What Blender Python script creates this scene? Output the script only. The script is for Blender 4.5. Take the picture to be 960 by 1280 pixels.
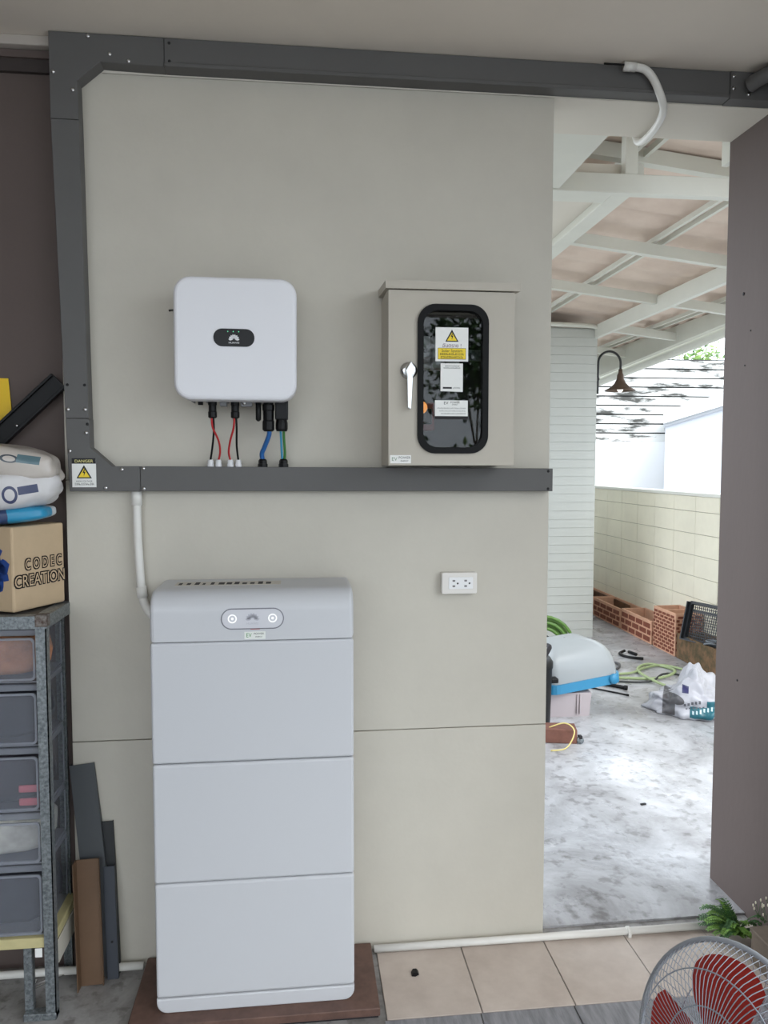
import bpy, bmesh, math, random
from mathutils import Vector, Matrix, noise
for o in list(bpy.data.objects): bpy.data.objects.remove(o, do_unlink=True)
S = bpy.context.scene
C = S.collection
PI = math.pi
R = random.Random(7)
# ------------------------------------------------------------------ camera
CAM = Vector((-.839, -2.5006, 1.66)); YAW, PITCH, ROLL, F = .1101, -.0622, -.0004, 950.29
d = Vector((math.sin(YAW)*math.cos(PITCH), math.cos(YAW)*math.cos(PITCH), math.sin(PITCH)))
r = Vector((math.cos(YAW), -math.sin(YAW), 0)); u = r.cross(d)
cd = bpy.data.cameras.new('camera'); cam = bpy.data.objects.new('camera', cd); C.objects.link(cam)
cd.sensor_fit = 'HORIZONTAL'; cd.sensor_width = 36; cd.lens = F/960*36; cd.clip_start = .05; cd.clip_end = 200
m3 = Matrix((r, u, -d)).transposed()
cam.matrix_world = Matrix.Translation(CAM) @ m3.to_4x4()
S.camera = cam
# ------------------------------------------------------------------ sky and exposure (bright overcast day)
w = bpy.data.worlds.new('overcast_sky'); S.world = w; w.use_nodes = True
bg = w.node_tree.nodes['Background']; bg.inputs[0].default_value = (.86, .935, 1.02, 1); bg.inputs[1].default_value = 1.0
S.view_settings.view_transform = 'Standard'; S.view_settings.look = 'None'; S.view_settings.gamma = 1
S.view_settings.use_curve_mapping = False
S.view_settings.exposure = 1.79
# sun veiled by cloud: wide, soft
sl = bpy.data.lights.new('veiled_sun', 'SUN'); sl.energy = .5; sl.angle = math.radians(40); sl.color = (1, .97, .92)
so = bpy.data.objects.new('veiled_sun', sl); C.objects.link(so); so.rotation_euler = (math.radians(40), math.radians(22), 0)

# ------------------------------------------------------------------ materials
def lin(c):
    return tuple((x/255/12.92 if x/255 <= .04045 else ((x/255+.055)/1.055)**2.4) for x in c[:3])
MATS = {}
def mat(name, col, rough=.5, metal=0, var=0, vscale=6, bump=0, bscale=40, spec=.5, col2=None, v2scale=None, alpha=None, stretch=None, trans=0, emit=0):
    if name in MATS: return MATS[name]
    m = bpy.data.materials.new(name); m.use_nodes = True; nt = m.node_tree; N = nt.nodes; L = nt.links
    b = N['Principled BSDF']; c = lin(col)
    b.inputs['Base Color'].default_value = (*c, 1); b.inputs['Roughness'].default_value = rough; b.inputs['Metallic'].default_value = metal
    b.inputs['Specular IOR Level'].default_value = spec
    if trans: b.inputs['Transmission Weight'].default_value = trans
    if emit: b.inputs['Emission Color'].default_value = (*c, 1); b.inputs['Emission Strength'].default_value = emit
    if alpha is not None: b.inputs['Alpha'].default_value = alpha
    if var or bump or col2:
        tc = N.new('ShaderNodeTexCoord'); mp = N.new('ShaderNodeMapping'); L.new(tc.outputs['Object'], mp.inputs[0])
        if stretch: mp.inputs['Scale'].default_value = stretch
    if var or col2:
        n = N.new('ShaderNodeTexNoise'); n.inputs['Scale'].default_value = vscale; n.inputs['Detail'].default_value = 8; n.inputs['Roughness'].default_value = .65
        L.new(mp.outputs[0], n.inputs['Vector'])
        rp = N.new('ShaderNodeValToRGB'); L.new(n.outputs['Fac'], rp.inputs[0])
        lo = lin(col2) if col2 else tuple(max(0, x*(1-var)) for x in c); hi = c if col2 else tuple(min(1, x*(1+var)) for x in c)
        rp.color_ramp.elements[0].position = .36; rp.color_ramp.elements[0].color = (*lo, 1)
        rp.color_ramp.elements[1].position = .64; rp.color_ramp.elements[1].color = (*hi, 1)
        L.new(rp.outputs[0], b.inputs['Base Color'])
    if bump:
        n2 = N.new('ShaderNodeTexNoise'); n2.inputs['Scale'].default_value = bscale; n2.inputs['Detail'].default_value = 6
        L.new(mp.outputs[0], n2.inputs['Vector'])
        bp = N.new('ShaderNodeBump'); bp.inputs['Strength'].default_value = bump; bp.inputs['Distance'].default_value = .01
        L.new(n2.outputs['Fac'], bp.inputs['Height']); L.new(bp.outputs[0], b.inputs['Normal'])
    MATS[name] = m; return m

def print_mat(name, base, patches, rough=.35, var=.08, bump=.25, bscale=14):
    """flat print on a bag: patches = (kind, centre(3), half(3), colour, fuzz) in object coordinates"""
    m = mat(name, base, rough, var=var, vscale=5, bump=bump, bscale=bscale); nt = m.node_tree; N = nt.nodes; L = nt.links
    b = N['Principled BSDF']; cur = b.inputs['Base Color'].links[0].from_socket
    tc = N.new('ShaderNodeTexCoord')
    for kind, ce, ha, col in patches:
        mp = N.new('ShaderNodeMapping'); mp.vector_type = 'TEXTURE'; mp.inputs['Location'].default_value = ce; mp.inputs['Scale'].default_value = ha
        if len(ce) > 3: pass
        L.new(tc.outputs['Object'], mp.inputs[0])
        if kind == 'box':
            ab = N.new('ShaderNodeVectorMath'); ab.operation = 'ABSOLUTE'; L.new(mp.outputs[0], ab.inputs[0])
            sp = N.new('ShaderNodeSeparateXYZ'); L.new(ab.outputs[0], sp.inputs[0])
            m1 = N.new('ShaderNodeMath'); m1.operation = 'MAXIMUM'; L.new(sp.outputs[0], m1.inputs[0]); L.new(sp.outputs[1], m1.inputs[1])
            m2 = N.new('ShaderNodeMath'); m2.operation = 'MAXIMUM'; L.new(m1.outputs[0], m2.inputs[0]); L.new(sp.outputs[2], m2.inputs[1]); val = m2.outputs[0]
        else:
            ln = N.new('ShaderNodeVectorMath'); ln.operation = 'LENGTH'; L.new(mp.outputs[0], ln.inputs[0]); val = ln.outputs['Value']
        lt = N.new('ShaderNodeMath'); lt.operation = 'LESS_THAN'; L.new(val, lt.inputs[0]); lt.inputs[1].default_value = 1
        fac = lt.outputs[0]
        if kind == 'ring':
            g = N.new('ShaderNodeMath'); g.operation = 'GREATER_THAN'; L.new(val, g.inputs[0]); g.inputs[1].default_value = .68
            mm = N.new('ShaderNodeMath'); mm.operation = 'MULTIPLY'; L.new(lt.outputs[0], mm.inputs[0]); L.new(g.outputs[0], mm.inputs[1]); fac = mm.outputs[0]
        mx = N.new('ShaderNodeMix'); mx.data_type = 'RGBA'; L.new(fac, mx.inputs['Factor']); L.new(cur, mx.inputs['A']); mx.inputs['B'].default_value = (*lin(col), 1)
        cur = mx.outputs['Result']
    L.new(cur, b.inputs['Base Color']); return m

# ------------------------------------------------------------------ mesh builder
class MB:
    def __init__(s): s.v = []; s.f = []; s.mi = []; s.sm = []; s.mats = []
    def _m(s, m):
        if m not in s.mats: s.mats.append(m)
        return s.mats.index(m)
    def add(s, vs, fs, m, smooth=False, M=None):
        o = len(s.v); k = s._m(m)
        s.v += [tuple(M @ Vector(v)) if M is not None else tuple(v) for v in vs]
        for f in fs: s.f.append(tuple(i+o for i in f)); s.mi.append(k); s.sm.append(smooth)
        return s
    def bm(s, bm, m, smooth=False, M=None):
        bm.verts.ensure_lookup_table(); bm.verts.index_update()
        s.add([v.co.copy() for v in bm.verts], [[v.index for v in f.verts] for f in bm.faces], m, smooth, M); bm.free(); return s
    def box(s, lo, hi, m, bev=0, seg=2, M=None, smooth=False):
        bm = bmesh.new(); bmesh.ops.create_cube(bm, size=1)
        c = [(a+b)/2 for a, b in zip(lo, hi)]; e = [abs(b-a) for a, b in zip(lo, hi)]
        for v in bm.verts: v.co = Vector((v.co.x*e[0]+c[0], v.co.y*e[1]+c[1], v.co.z*e[2]+c[2]))
        if bev: bmesh.ops.bevel(bm, geom=bm.edges[:], offset=bev, segments=seg, profile=.5, affect='EDGES')
        return s.bm(bm, m, smooth, M)
    def prism(s, poly, y0, y1, m, M=None, bev=0, seg=2, smooth=False):
        """polygon in x,z extruded from y0 (front) to y1"""
        bm = bmesh.new(); a = [bm.verts.new((x, y0, z)) for x, z in poly]; b = [bm.verts.new((x, y1, z)) for x, z in poly]; n = len(poly)
        bm.faces.new(a); bm.faces.new(b[::-1])
        for i in range(n): bm.faces.new((a[i], b[i], b[(i+1) % n], a[(i+1) % n]))
        bmesh.ops.recalc_face_normals(bm, faces=bm.faces[:])
        if bev:
            es = [e for e in bm.edges if all(abs(v.co.y-y0) < 1e-7 for v in e.verts)]
            bmesh.ops.bevel(bm, geom=es, offset=bev, segments=seg, profile=.5, affect='EDGES')
        return s.bm(bm, m, smooth, M)
    def tube(s, pts, rad, m, n=8, closed=False, M=None, caps=True, smooth=True):
        pts = [Vector(p) for p in pts]; k = len(pts); vs = []; fs = []
        t0 = (pts[1]-pts[0]).normalized(); up = Vector((0, 0, 1)) if abs(t0.z) < .9 else Vector((1, 0, 0)); nn = t0.cross(up).normalized()
        for i, p in enumerate(pts):
            if closed: t = (pts[(i+1) % k]-pts[i-1]).normalized()
            else: t = (pts[min(i+1, k-1)]-pts[max(i-1, 0)]).normalized()
            nn = (nn - t*nn.dot(t)); nn = nn.normalized() if nn.length > 1e-6 else t.orthogonal().normalized()
            bb = t.cross(nn); rr = rad[i] if isinstance(rad, (list, tuple)) else rad
            for j in range(n):
                a = 2*PI*j/n; vs.append(p+(nn*math.cos(a)+bb*math.sin(a))*rr)
        for i in range(k if closed else k-1):
            for j in range(n):
                a = i*n+j; b = i*n+(j+1) % n; c2 = ((i+1) % k)*n+(j+1) % n; d2 = ((i+1) % k)*n+j
                fs.append((a, b, c2, d2))
        if caps and not closed: fs.append(tuple(range(n))[::-1]); fs.append(tuple((k-1)*n+j for j in range(n)))
        return s.add(vs, fs, m, smooth, M)
    def lathe(s, prof, m, n=24, M=None, smooth=True):
        """profile (radius, z) round the z axis"""
        vs = []; fs = []
        for (q, z) in prof:
            for j in range(n): a = 2*PI*j/n; vs.append((q*math.cos(a), q*math.sin(a), z))
        for i in range(len(prof)-1):
            for j in range(n): fs.append((i*n+j, i*n+(j+1) % n, (i+1)*n+(j+1) % n, (i+1)*n+j))
        return s.add(vs, fs, m, smooth, M)
    def text(s, txt, size, x, y, z, m, M=None, align='CENTER', sx=1):
        """flat lettering in the x,z plane at depth y, facing -y"""
        cu = bpy.data.curves.new('t', 'FONT'); cu.body = txt; cu.size = size; cu.align_x = align; cu.align_y = 'CENTER'; cu.resolution_u = 3
        ob = bpy.data.objects.new('t', cu); C.objects.link(ob); dg = bpy.context.evaluated_depsgraph_get(); dg.update()
        me = bpy.data.meshes.new_from_object(ob.evaluated_get(dg))
        vs = [(x+v.co.x*sx, y, z+v.co.y) for v in me.vertices]; fs = [tuple(p.vertices) for p in me.polygons]
        bpy.data.objects.remove(ob); bpy.data.curves.remove(cu); bpy.data.meshes.remove(me)
        return s.add(vs, fs, m, False, M)
    def build(s, name, parent=None, loc=(0, 0, 0), rot=(0, 0, 0), fixn=True):
        me = bpy.data.meshes.new(name); me.from_pydata(s.v, [], s.f)
        for m in s.mats: me.materials.append(m)
        me.polygons.foreach_set('material_index', s.mi); me.polygons.foreach_set('use_smooth', s.sm); me.update()
        o = bpy.data.objects.new(name, me); C.objects.link(o); o.location = loc; o.rotation_euler = rot
        if parent is not None: o.parent = parent
        return o
def rrect(x0, z0, x1, z1, rad, n=6):
    rad = min(rad, (x1-x0)/2-1e-5, (z1-z0)/2-1e-5); out = []
    for cx, cz, a0 in ((x1-rad, z1-rad, 0), (x0+rad, z1-rad, 90), (x0+rad, z0+rad, 180), (x1-rad, z0+rad, 270)):
        for k in range(n+1): a = math.radians(a0+90*k/n); out.append((cx+rad*math.cos(a), cz+rad*math.sin(a)))
    return out
def circ(x, z, q, n=20): return [(x+q*math.cos(2*PI*k/n), z+q*math.sin(2*PI*k/n)) for k in range(n)]
def smooth_path(P, n=6):
    P = [Vector(p) for p in P]; out = []
    for i in range(len(P)-1):
        p0 = P[max(i-1, 0)]; p1 = P[i]; p2 = P[i+1]; p3 = P[min(i+2, len(P)-1)]
        for k in range(n):
            t = k/n; out.append(.5*((2*p1)+(p2-p0)*t+(2*p0-5*p1+4*p2-p3)*t*t+(3*p1-p0-3*p2+p3)*t**3))
    out.append(P[-1]); return out
def tag(o, label=None, cat=None, group=None, kind=None):
    if label: o['label'] = label
    if cat: o['category'] = cat
    if group: o['group'] = group
    if kind: o['kind'] = kind
    return o
def thing(name, label, cat, loc=(0, 0, 0), rotz=0, group=None):
    o = bpy.data.objects.new(name, None); C.objects.link(o); o.location = loc; o.rotation_euler = (0, 0, rotz); o.empty_display_size = .1
    return tag(o, label, cat, group)
def struct(o): o['kind'] = 'structure'; return o
def ring(s, outer, inner, y0, y1, m):
    """frame between two loops (same count) in x,z, extruded y0..y1"""
    n = len(outer); vs = [(x, y0, z) for x, z in outer]+[(x, y0, z) for x, z in inner]+[(x, y1, z) for x, z in outer]+[(x, y1, z) for x, z in inner]; fs = []
    for i in range(n):
        j = (i+1) % n
        fs += [(i, j, n+j, n+i), (2*n+i, 3*n+i, 3*n+j, 2*n+j), (i, 2*n+i, 2*n+j, j), (n+i, n+j, 3*n+j, 3*n+i)]
    s.add(vs, fs, m)
def ray_loop(poly, cx, cz, angs):
    out = []
    for a in angs:
        dx, dz = math.cos(a), math.sin(a); best = 0
        for i in range(len(poly)):
            x1, z1 = poly[i][0]-cx, poly[i][1]-cz; x2, z2 = poly[(i+1) % len(poly)][0]-cx, poly[(i+1) % len(poly)][1]-cz
            ex, ez = x2-x1, z2-z1; den = dx*ez-dz*ex
            if abs(den) < 1e-12: continue
            t = (x1*ez-z1*ex)/den; q = (x1*dz-z1*dx)/den
            if t > 0 and -1e-6 <= q <= 1+1e-6: best = max(best, t)
        out.append((cx+dx*best, cz+dz*best))
    return out
def blob(s, c, rad, m, e=(.7, .7), nu=40, nv=24, amp=.0, freq=6, seed=0, flat=None, M=None, fold=0):
    def sp(a, p): return math.copysign(abs(a)**p, a)
    vs = []; fs = []
    for i in range(nv+1):
        v = -PI/2+PI*i/nv
        for j in range(nu):
            q = 2*PI*j/nu
            p = Vector((sp(math.cos(v), e[0])*sp(math.cos(q), e[1])*rad[0], sp(math.cos(v), e[0])*sp(math.sin(q), e[1])*rad[1], sp(math.sin(v), e[0])*rad[2]))
            if amp:
                k = noise.noise(p*freq+Vector((seed, seed*2, 0)))+.5*noise.noise(p*freq*2.3+Vector((0, seed, 9)))
                if fold: k += fold*abs(noise.noise(Vector((p.x*freq*.8+seed, p.y*freq*1.7, p.z*freq*2.5))))
                p = p*(1+amp*k)
            p = p+Vector(c)
            if flat is not None and p.z < flat: p.z = flat
            vs.append(p)
    for i in range(nv):
        for j in range(nu): fs.append((i*nu+j, i*nu+(j+1) % nu, (i+1)*nu+(j+1) % nu, (i+1)*nu+j))
    s.add(vs, fs, m, True, M)

# ------------------------------------------------------------------ palette
M_wall = mat('cream_board_paint', (194, 189, 177), .55, var=.035, vscale=3, bump=.05, bscale=60)
M_mauve = mat('mauve_grey_paint', (90, 78, 74), .7, var=.05, vscale=2, bump=.06, bscale=50)
M_ceil = mat('ceiling_paint', (222, 213, 201), .75, var=.03, vscale=2)
M_soff = mat('soffit_paint', (214, 208, 196), .7, var=.02, vscale=2)
M_trunk = mat('grey_trunking_metal', (94, 93, 92), .5, var=.03, vscale=4, spec=.3)
M_white = mat('white_enclosure_plastic', (226, 226, 230), .38, spec=.4)
M_bat = mat('pale_grey_white_casing', (196, 197, 200), .38, spec=.4)
M_black = mat('black_plastic', (14, 14, 15), .45, spec=.25)
M_dark = mat('dark_interior', (44, 42, 44), .6, spec=.2)
M_steel = mat('bright_screw_steel', (205, 205, 205), .25, metal=1)
M_chrome = mat('chrome', (190, 192, 192), .14, metal=1)
M_galv = mat('galvanised_steel', (150, 156, 158), .45, metal=.6, col2=(98, 104, 108), vscale=110)
M_rust = mat('rusty_steel', (70, 50, 40), .8, col2=(130, 125, 120), vscale=70)
M_box = mat('olive_grey_powder_coat', (180, 173, 160), .45, var=.02, vscale=5)
M_pvc = mat('white_pvc', (222, 220, 214), .4, var=.03, vscale=8)
M_paper = mat('white_sticker', (232, 232, 228), .5)
M_yel = mat('warning_yellow', (236, 206, 40), .5)
M_ink = mat('print_black', (20, 20, 22), .6)
M_grn = mat('print_green', (60, 140, 60), .5)
M_whitepaint = mat('white_roof_steel_paint', (212, 212, 202), .5, var=.03, vscale=3)
M_red = mat('red_cable', (178, 30, 34), .4)
M_blue = mat('blue_cable', (38, 96, 160), .4)
M_teal = mat('light_blue_cable', (60, 150, 190), .4)
M_green = mat('green_yellow_cable', (64, 120, 60), .4)

def concrete(name, base, dark, light, rlo, rhi, scale):
    m = bpy.data.materials.new(name); m.use_nodes = True; N = m.node_tree.nodes; L = m.node_tree.links; b = N['Principled BSDF']
    tc = N.new('ShaderNodeTexCoord'); n1 = N.new('ShaderNodeTexNoise'); n1.inputs['Scale'].default_value = scale; n1.inputs['Detail'].default_value = 12; n1.inputs['Roughness'].default_value = .7; n1.inputs['Distortion'].default_value = .6
    L.new(tc.outputs['Object'], n1.inputs['Vector'])
    rp = N.new('ShaderNodeValToRGB'); L.new(n1.outputs['Fac'], rp.inputs[0]); e = rp.color_ramp.elements
    e[0].position = .3; e[0].color = (*lin(dark), 1); e[1].position = .72; e[1].color = (*lin(light), 1); q = e.new(.5); q.color = (*lin(base), 1)
    n2 = N.new('ShaderNodeTexNoise'); n2.inputs['Scale'].default_value = scale*12; n2.inputs['Detail'].default_value = 8; L.new(tc.outputs['Object'], n2.inputs['Vector'])
    r2 = N.new('ShaderNodeValToRGB'); L.new(n2.outputs['Fac'], r2.inputs[0]); r2.color_ramp.elements[0].position = .33; r2.color_ramp.elements[0].color = (.35, .33, .31, 1); r2.color_ramp.elements[1].position = .46; r2.color_ramp.elements[1].color = (1, 1, 1, 1)
    mx = N.new('ShaderNodeMix'); mx.data_type = 'RGBA'; mx.blend_type = 'MULTIPLY'; mx.inputs['Factor'].default_value = .6; L.new(rp.outputs[0], mx.inputs['A']); L.new(r2.outputs[0], mx.inputs['B'])
    L.new(mx.outputs['Result'], b.inputs['Base Color'])
    mr = N.new('ShaderNodeMapRange'); mr.inputs[1].default_value = .35; mr.inputs[2].default_value = .65; mr.inputs[3].default_value = rlo; mr.inputs[4].default_value = rhi
    n3 = N.new('ShaderNodeTexNoise'); n3.inputs['Scale'].default_value = scale*1.7; n3.inputs['Detail'].default_value = 6; L.new(tc.outputs['Object'], n3.inputs['Vector'])
    L.new(n3.outputs['Fac'], mr.inputs[0]); L.new(mr.outputs[0], b.inputs['Roughness'])
    bp = N.new('ShaderNodeBump'); bp.inputs['Strength'].default_value = .35; bp.inputs['Distance'].default_value = .006; L.new(n2.outputs['Fac'], bp.inputs['Height']); L.new(bp.outputs[0], b.inputs['Normal'])
    return m
M_conc = concrete('worn_concrete', (150, 148, 146), (92, 88, 85), (172, 171, 170), .35, .7, 2.2)
M_corr = concrete('damp_smooth_concrete', (166, 166, 168), (118, 116, 116), (204, 205, 208), .14, .45, 1.6)

# ================================================================== SETTING
fl = struct(MB().box((-4, -6, -.12), (4, .03, 0), M_conc).build('floor'))
M_tile = mat('beige_floor_tile', (192, 180, 170), .5, col2=(174, 161, 151), vscale=5, bump=.08, bscale=60)
M_gtile = mat('grey_edge_tile', (140, 140, 144), .5, col2=(104, 104, 108), vscale=9, stretch=(4, .6, 1))
for k in range(6):
    x0 = -.592+.292*k
    MB().box((x0+.0015, -.343, 0), (min(x0+.2905, .765), -.012, .005), M_tile, .0015, 1).build('tile', fl)
for k in range(6):
    x0 = -.60+.292*k
    MB().box((x0+.0015, -.66, 0), (min(x0+.2905, .765), -.347, .006), M_gtile, .0015, 1).build('tile', fl)
co = struct(MB().box((.0, .03, -.1), (2.75, 12, .02), M_corr).box((.0, -.005, -.1), (.77, .03, .012), M_conc).build('floor_corridor'))
struct(MB().box((-30, -40, -.3), (30, 40, -.13), mat('outside_ground', (150, 150, 146), .8, var=.1, vscale=.5)).build('ground'))
struct(MB().box((-4, -4.6, 2.955), (.9, 0, 3.15), M_ceil).build('ceiling'))
bm_ = MB().box((-1.568, .0, 2.864), (.9, .262, 3.2), M_soff).build('beam'); struct(bm_)
# partition wall: boards screwed on, joint at z=.765
wb = struct(MB().box((-1.574, .012, 0), (-.001, .1, 2.863), mat('partition_core', (170, 165, 155), .8)).build('wall_back'))
for z0, z1 in ((.0, .7635), (.7665, 1.61), (1.6125, 2.863)):
    MB().box((-1.575, 0, z0), (0, .0125, z1), M_wall, .0012, 1).build('panel', wb)
struct(MB().box((-4, .03, 0), (-1.574, .13, 2.97), M_mauve).build('wall_recess'))
struct(MB().box((-4, -4.6, 0), (-3.85, .03, 2.97), M_mauve).build('wall_left'))
struct(MB().prism([(0, 0)]*1+[(1, 0), (1, 1), (0, 1)], 0, 1, M_mauve).build('wall_right'))
wr = bpy.data.objects['wall_right']; wr.scale = (.13, 1.2, 2.97); wr.location = (.772, -.932, 0)  # front stretch, out of view, lengthened to hold back sky light from the right
# small holes and scuffs on the right wall
for i, (yy, zz, q) in enumerate(((.15, 2.28, .006), (.1, 2.14, .003), (.13, 2.02, .003), (.12, .86, .004))):
    MB().lathe([(0, .0), (q, 0), (q, .003), (0, .003)], M_dark, 8, Matrix.Rotation(PI/2, 4, 'Y')).build('screw_hole', wr).matrix_world = Matrix.Translation((.770, yy, zz)) @ Matrix.Identity(4)
for o in [c for c in wr.children]:
    o.matrix_parent_inverse = Matrix.Translation(wr.location).inverted() if False else (Matrix.LocRotScale(wr.location, None, wr.scale)).inverted()
# cornice and dark band above the recess wall
struct(MB().box((-4, -.02, 2.925), (-1.58, .03, 2.955), mat('cornice_paint', (176, 168, 160), .6), .004).build('trim_1'))
struct(MB().box((-4, .015, 2.862), (-1.578, .03, 2.915), mat('dark_band', (58, 50, 48), .7)).box((-4, .005, 2.9), (-1.578, .03, 2.922), M_mauve).build('trim_2'))

# siding wall in the side passage: each plank
M_sid = mat('painted_siding', (184, 186, 180), .55, var=.03, vscale=4)
ws = struct(MB().box((.3, 4.42, 0), (1.918, 9, 2.93), M_sid).build('wall_corridor'))
pm = MB().add([(0.9, 4.402, 0), (1.925, 4.402, 0), (1.925, 4.405, .079), (.9, 4.405, .079), (.9, 4.425, 0), (1.925, 4.425, 0), (1.925, 4.425, .078), (.9, 4.425, .078)],
              [(0, 1, 2, 3), (0, 4, 5, 1), (3, 2, 6, 7), (1, 5, 6, 2), (0, 3, 7, 4)], M_sid).build('plank', ws)
pm.location.z = .02
for k in range(1, 36):
    c_ = pm.copy(); C.objects.link(c_); c_.parent = ws; c_.location.z = .02+.0805*k
MB().box((1.915, 4.43, .02), (1.928, 9, 2.92), M_sid).build('side_board', ws)
# boundary wall of large blocks
M_blk = mat('cream_block_paint', (236, 230, 210), .6, var=.04, vscale=3, bump=.1, bscale=30)
M_soil = mat('stained_wall_base', (120, 84, 58), .85, col2=(86, 62, 46), vscale=12)
wd = struct(MB().box((2.606, 1.5, 0), (2.75, 12, 1.385), mat('block_joint', (150, 142, 126), .8)).box((2.55, 5.0, .02), (2.606, 7.5, .2), M_soil).build('wall_boundary'))
zz = [.0, .11, .30, .49, .68, .865, 1.055, 1.25, 1.385]
for i in range(len(zz)-1):
    y = 1.5+(.19 if i == 7 else 0); prev = 1.5
    while prev < 7.9:
        y1 = prev+.383
        MB().box((2.598+R.uniform(0, .002), prev+.002, zz[i]+.002), (2.62, y1-.002, zz[i+1]-.002), M_blk, .002, 1).build('block', wd)
        prev = y1
MB().box((2.585, 1.5, 1.385), (2.765, 12, 1.415), mat('wall_coping', (225, 224, 216), .6), .004).build('coping', wd)

# lean-to roof over the passage
rf = struct(bpy.data.objects.new('roof', None)); C.objects.link(rf); 
def rz(x): return 3.0-.115*(x-1.0)
def xbar(s, y0, y1, x0, x1, zb, h, m):
    s.add([(x0, y0, zb(x0)), (x1, y0, zb(x1)), (x1, y1, zb(x1)), (x0, y1, zb(x0)), (x0, y0, zb(x0)+h), (x1, y0, zb(x1)+h), (x1, y1, zb(x1)+h), (x0, y1, zb(x0)+h)],
          [(0, 3, 2, 1), (4, 5, 6, 7), (0, 1, 5, 4), (1, 2, 6, 5), (2, 3, 7, 6), (3, 0, 4, 7)], m)
for y in (1.05, 2.1, 3.17, 4.3, 5.4, 6.5):
    s = MB(); x0 = .3 if y < 4 else 1.95
    xbar(s, y, y+.05, x0, 2.64, (lambda x: rz(x)+(.07 if y == 1.05 else 0)), .07, M_whitepaint); s.build('rafter', rf)
for x in (.72, 1.36, 2.02, 2.42):
    for dx in (0, .075):
        s = MB(); s.box((x+dx, .3, rz(x)+.085), (x+dx+.022, 7.4, rz(x)+.115), M_whitepaint); s.build('purlin', rf)
M_sheet = mat('pinkish_roof_sheet', (226, 208, 194), .7, var=.06, vscale=2, col2=(210, 190, 176))
# sheet ribs run down the slope
for k in range(9):
    vs = []; fs = []; y0 = .2+k*.82; n = 33
    for j in range(n):
        y = y0+.84*j/(n-1); zz_ = .012*math.cos(2*PI*j/(n-1)*3.0); zz_ = math.copysign(abs(zz_/.012)**.5, zz_)*.01
        vs += [(-.2, y, rz(-.2)+.14+zz_+.002*(k % 2)), (2.78, y, rz(2.78)+.14+zz_+.002*(k % 2))]
    for j in range(n-1): fs.append((2*j, 2*j+1, 2*j+3, 2*j+2))
    MB().add(vs, fs, M_sheet, True).build('roof_sheet', rf)
s = MB(); s.box((1.90, .6, 2.835), (1.945, 4.42, 2.955), M_whitepaint, .004, 1); s.build('main_beam', rf)
s = MB()
def ez(y): return 2.85-.045*(y-3.4)
s.add([(2.64, 1.2, ez(1.2)-.03), (2.70, 1.2, ez(1.2)-.03), (2.70, 7.5, ez(7.5)-.03), (2.64, 7.5, ez(7.5)-.03), (2.64, 1.2, 2.945), (2.70, 1.2, 2.945), (2.70, 7.5, 2.945), (2.64, 7.5, 2.945)],
      [(0, 3, 2, 1), (4, 5, 6, 7), (0, 1, 5, 4), (1, 2, 6, 5), (2, 3, 7, 6), (3, 0, 4, 7)], M_whitepaint); s.build('edge_beam', rf)
s = MB(); s.tube([(2.76, 1.2, ez(1.2)-.04), (2.76, 7.5, ez(7.5)-.06)], .05, M_whitepaint, 10); s.build('gutter', rf)
# front tie beam, hanger post and boxed eave
MB().box((.01, .9, 2.893), (1.5, .95, 2.98), M_whitepaint, .003, 1).build('tie_beam', rf)
MB().box((.64, .9, 2.98), (.70, .95, 3.25), M_whitepaint, .003, 1).build('hanger_post', rf)
MB().box((.0, .262, 2.9), (.328, .895, 3.1), M_whitepaint).build('eave_box', rf)
MB().box((.655, .955, 2.95), (.755, 4.4, 3.05), M_whitepaint, .003, 1).build('eave_beam', rf)
MB().box((.0, .955, 2.99), (.654, 4.4, 3.04), M_soff).build('eave_soffit', rf)
MB().box((.0, .955, 2.95), (.654, 1.2, 2.989), M_whitepaint).build('eave_board', rf)
MB().box((.776, .262, 2.8), (.80, .33, 3.2), M_whitepaint).build('corner_strip', rf)
s = MB(); s.tube(smooth_path([(1.1, 4.38, 2.955), (1.6, 4.38, 2.95), (1.85, 4.37, 2.94), (1.93, 4.36, 2.91)]), .022, M_whitepaint, 8); s.build('flashing', rf)

# neighbouring property beyond the boundary
M_old = mat('weathered_board', (208, 208, 204), .8, col2=(70, 70, 66), vscale=1.3, stretch=(1, 1, 5))
_rp = [n for n in M_old.node_tree.nodes if n.type == 'VALTORGB'][0].color_ramp.elements; _rp[0].position = .40; _rp[1].position = .5
nw = struct(MB().box((2.8, 11.0, 0), (14, 11.3, 3.6), mat('neighbour_wall_core', (60, 60, 58), .9)).build('wall_neighbour'))
for k in range(9):
    z0 = 2.07+.168*k
    MB().box((2.8, 10.95+.006*(k % 2), z0+.014), (14, 11.0, z0+.158), M_old).build('board', nw)
MB().box((2.8, 10.7, .0), (6.2, 10.945, 2.075), mat('white_render', (236, 236, 234), .7)).build('low_wall', nw)
sh = thing('shed', 'white neighbouring shed with sloping roof beyond the block wall', 'shed', (4.9, 9, -.13), math.radians(-27))
M_shed = mat('white_shed_wall', (206, 210, 220), .7, var=.02, vscale=2)
MB().prism([(0, 0), (5, 0), (5, 3.95), (0, 2.43)], 0, 3, M_shed).build('wall', sh)
MB().prism([(-.03, 2.43), (5, 3.95), (5, 4.17), (-.03, 2.62)], -.12, 3.1, mat('shed_roof_edge', (226, 228, 230), .5)).build('roof', sh)
MB().prism([(-.03, 2.38), (5, 3.90), (5, 3.95), (-.03, 2.43)], -.05, 0, mat('shed_eave_shade', (190, 194, 200), .5)).build('eave_shade_strip', sh)  # greyer strip standing in for the shade under the eave

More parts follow.
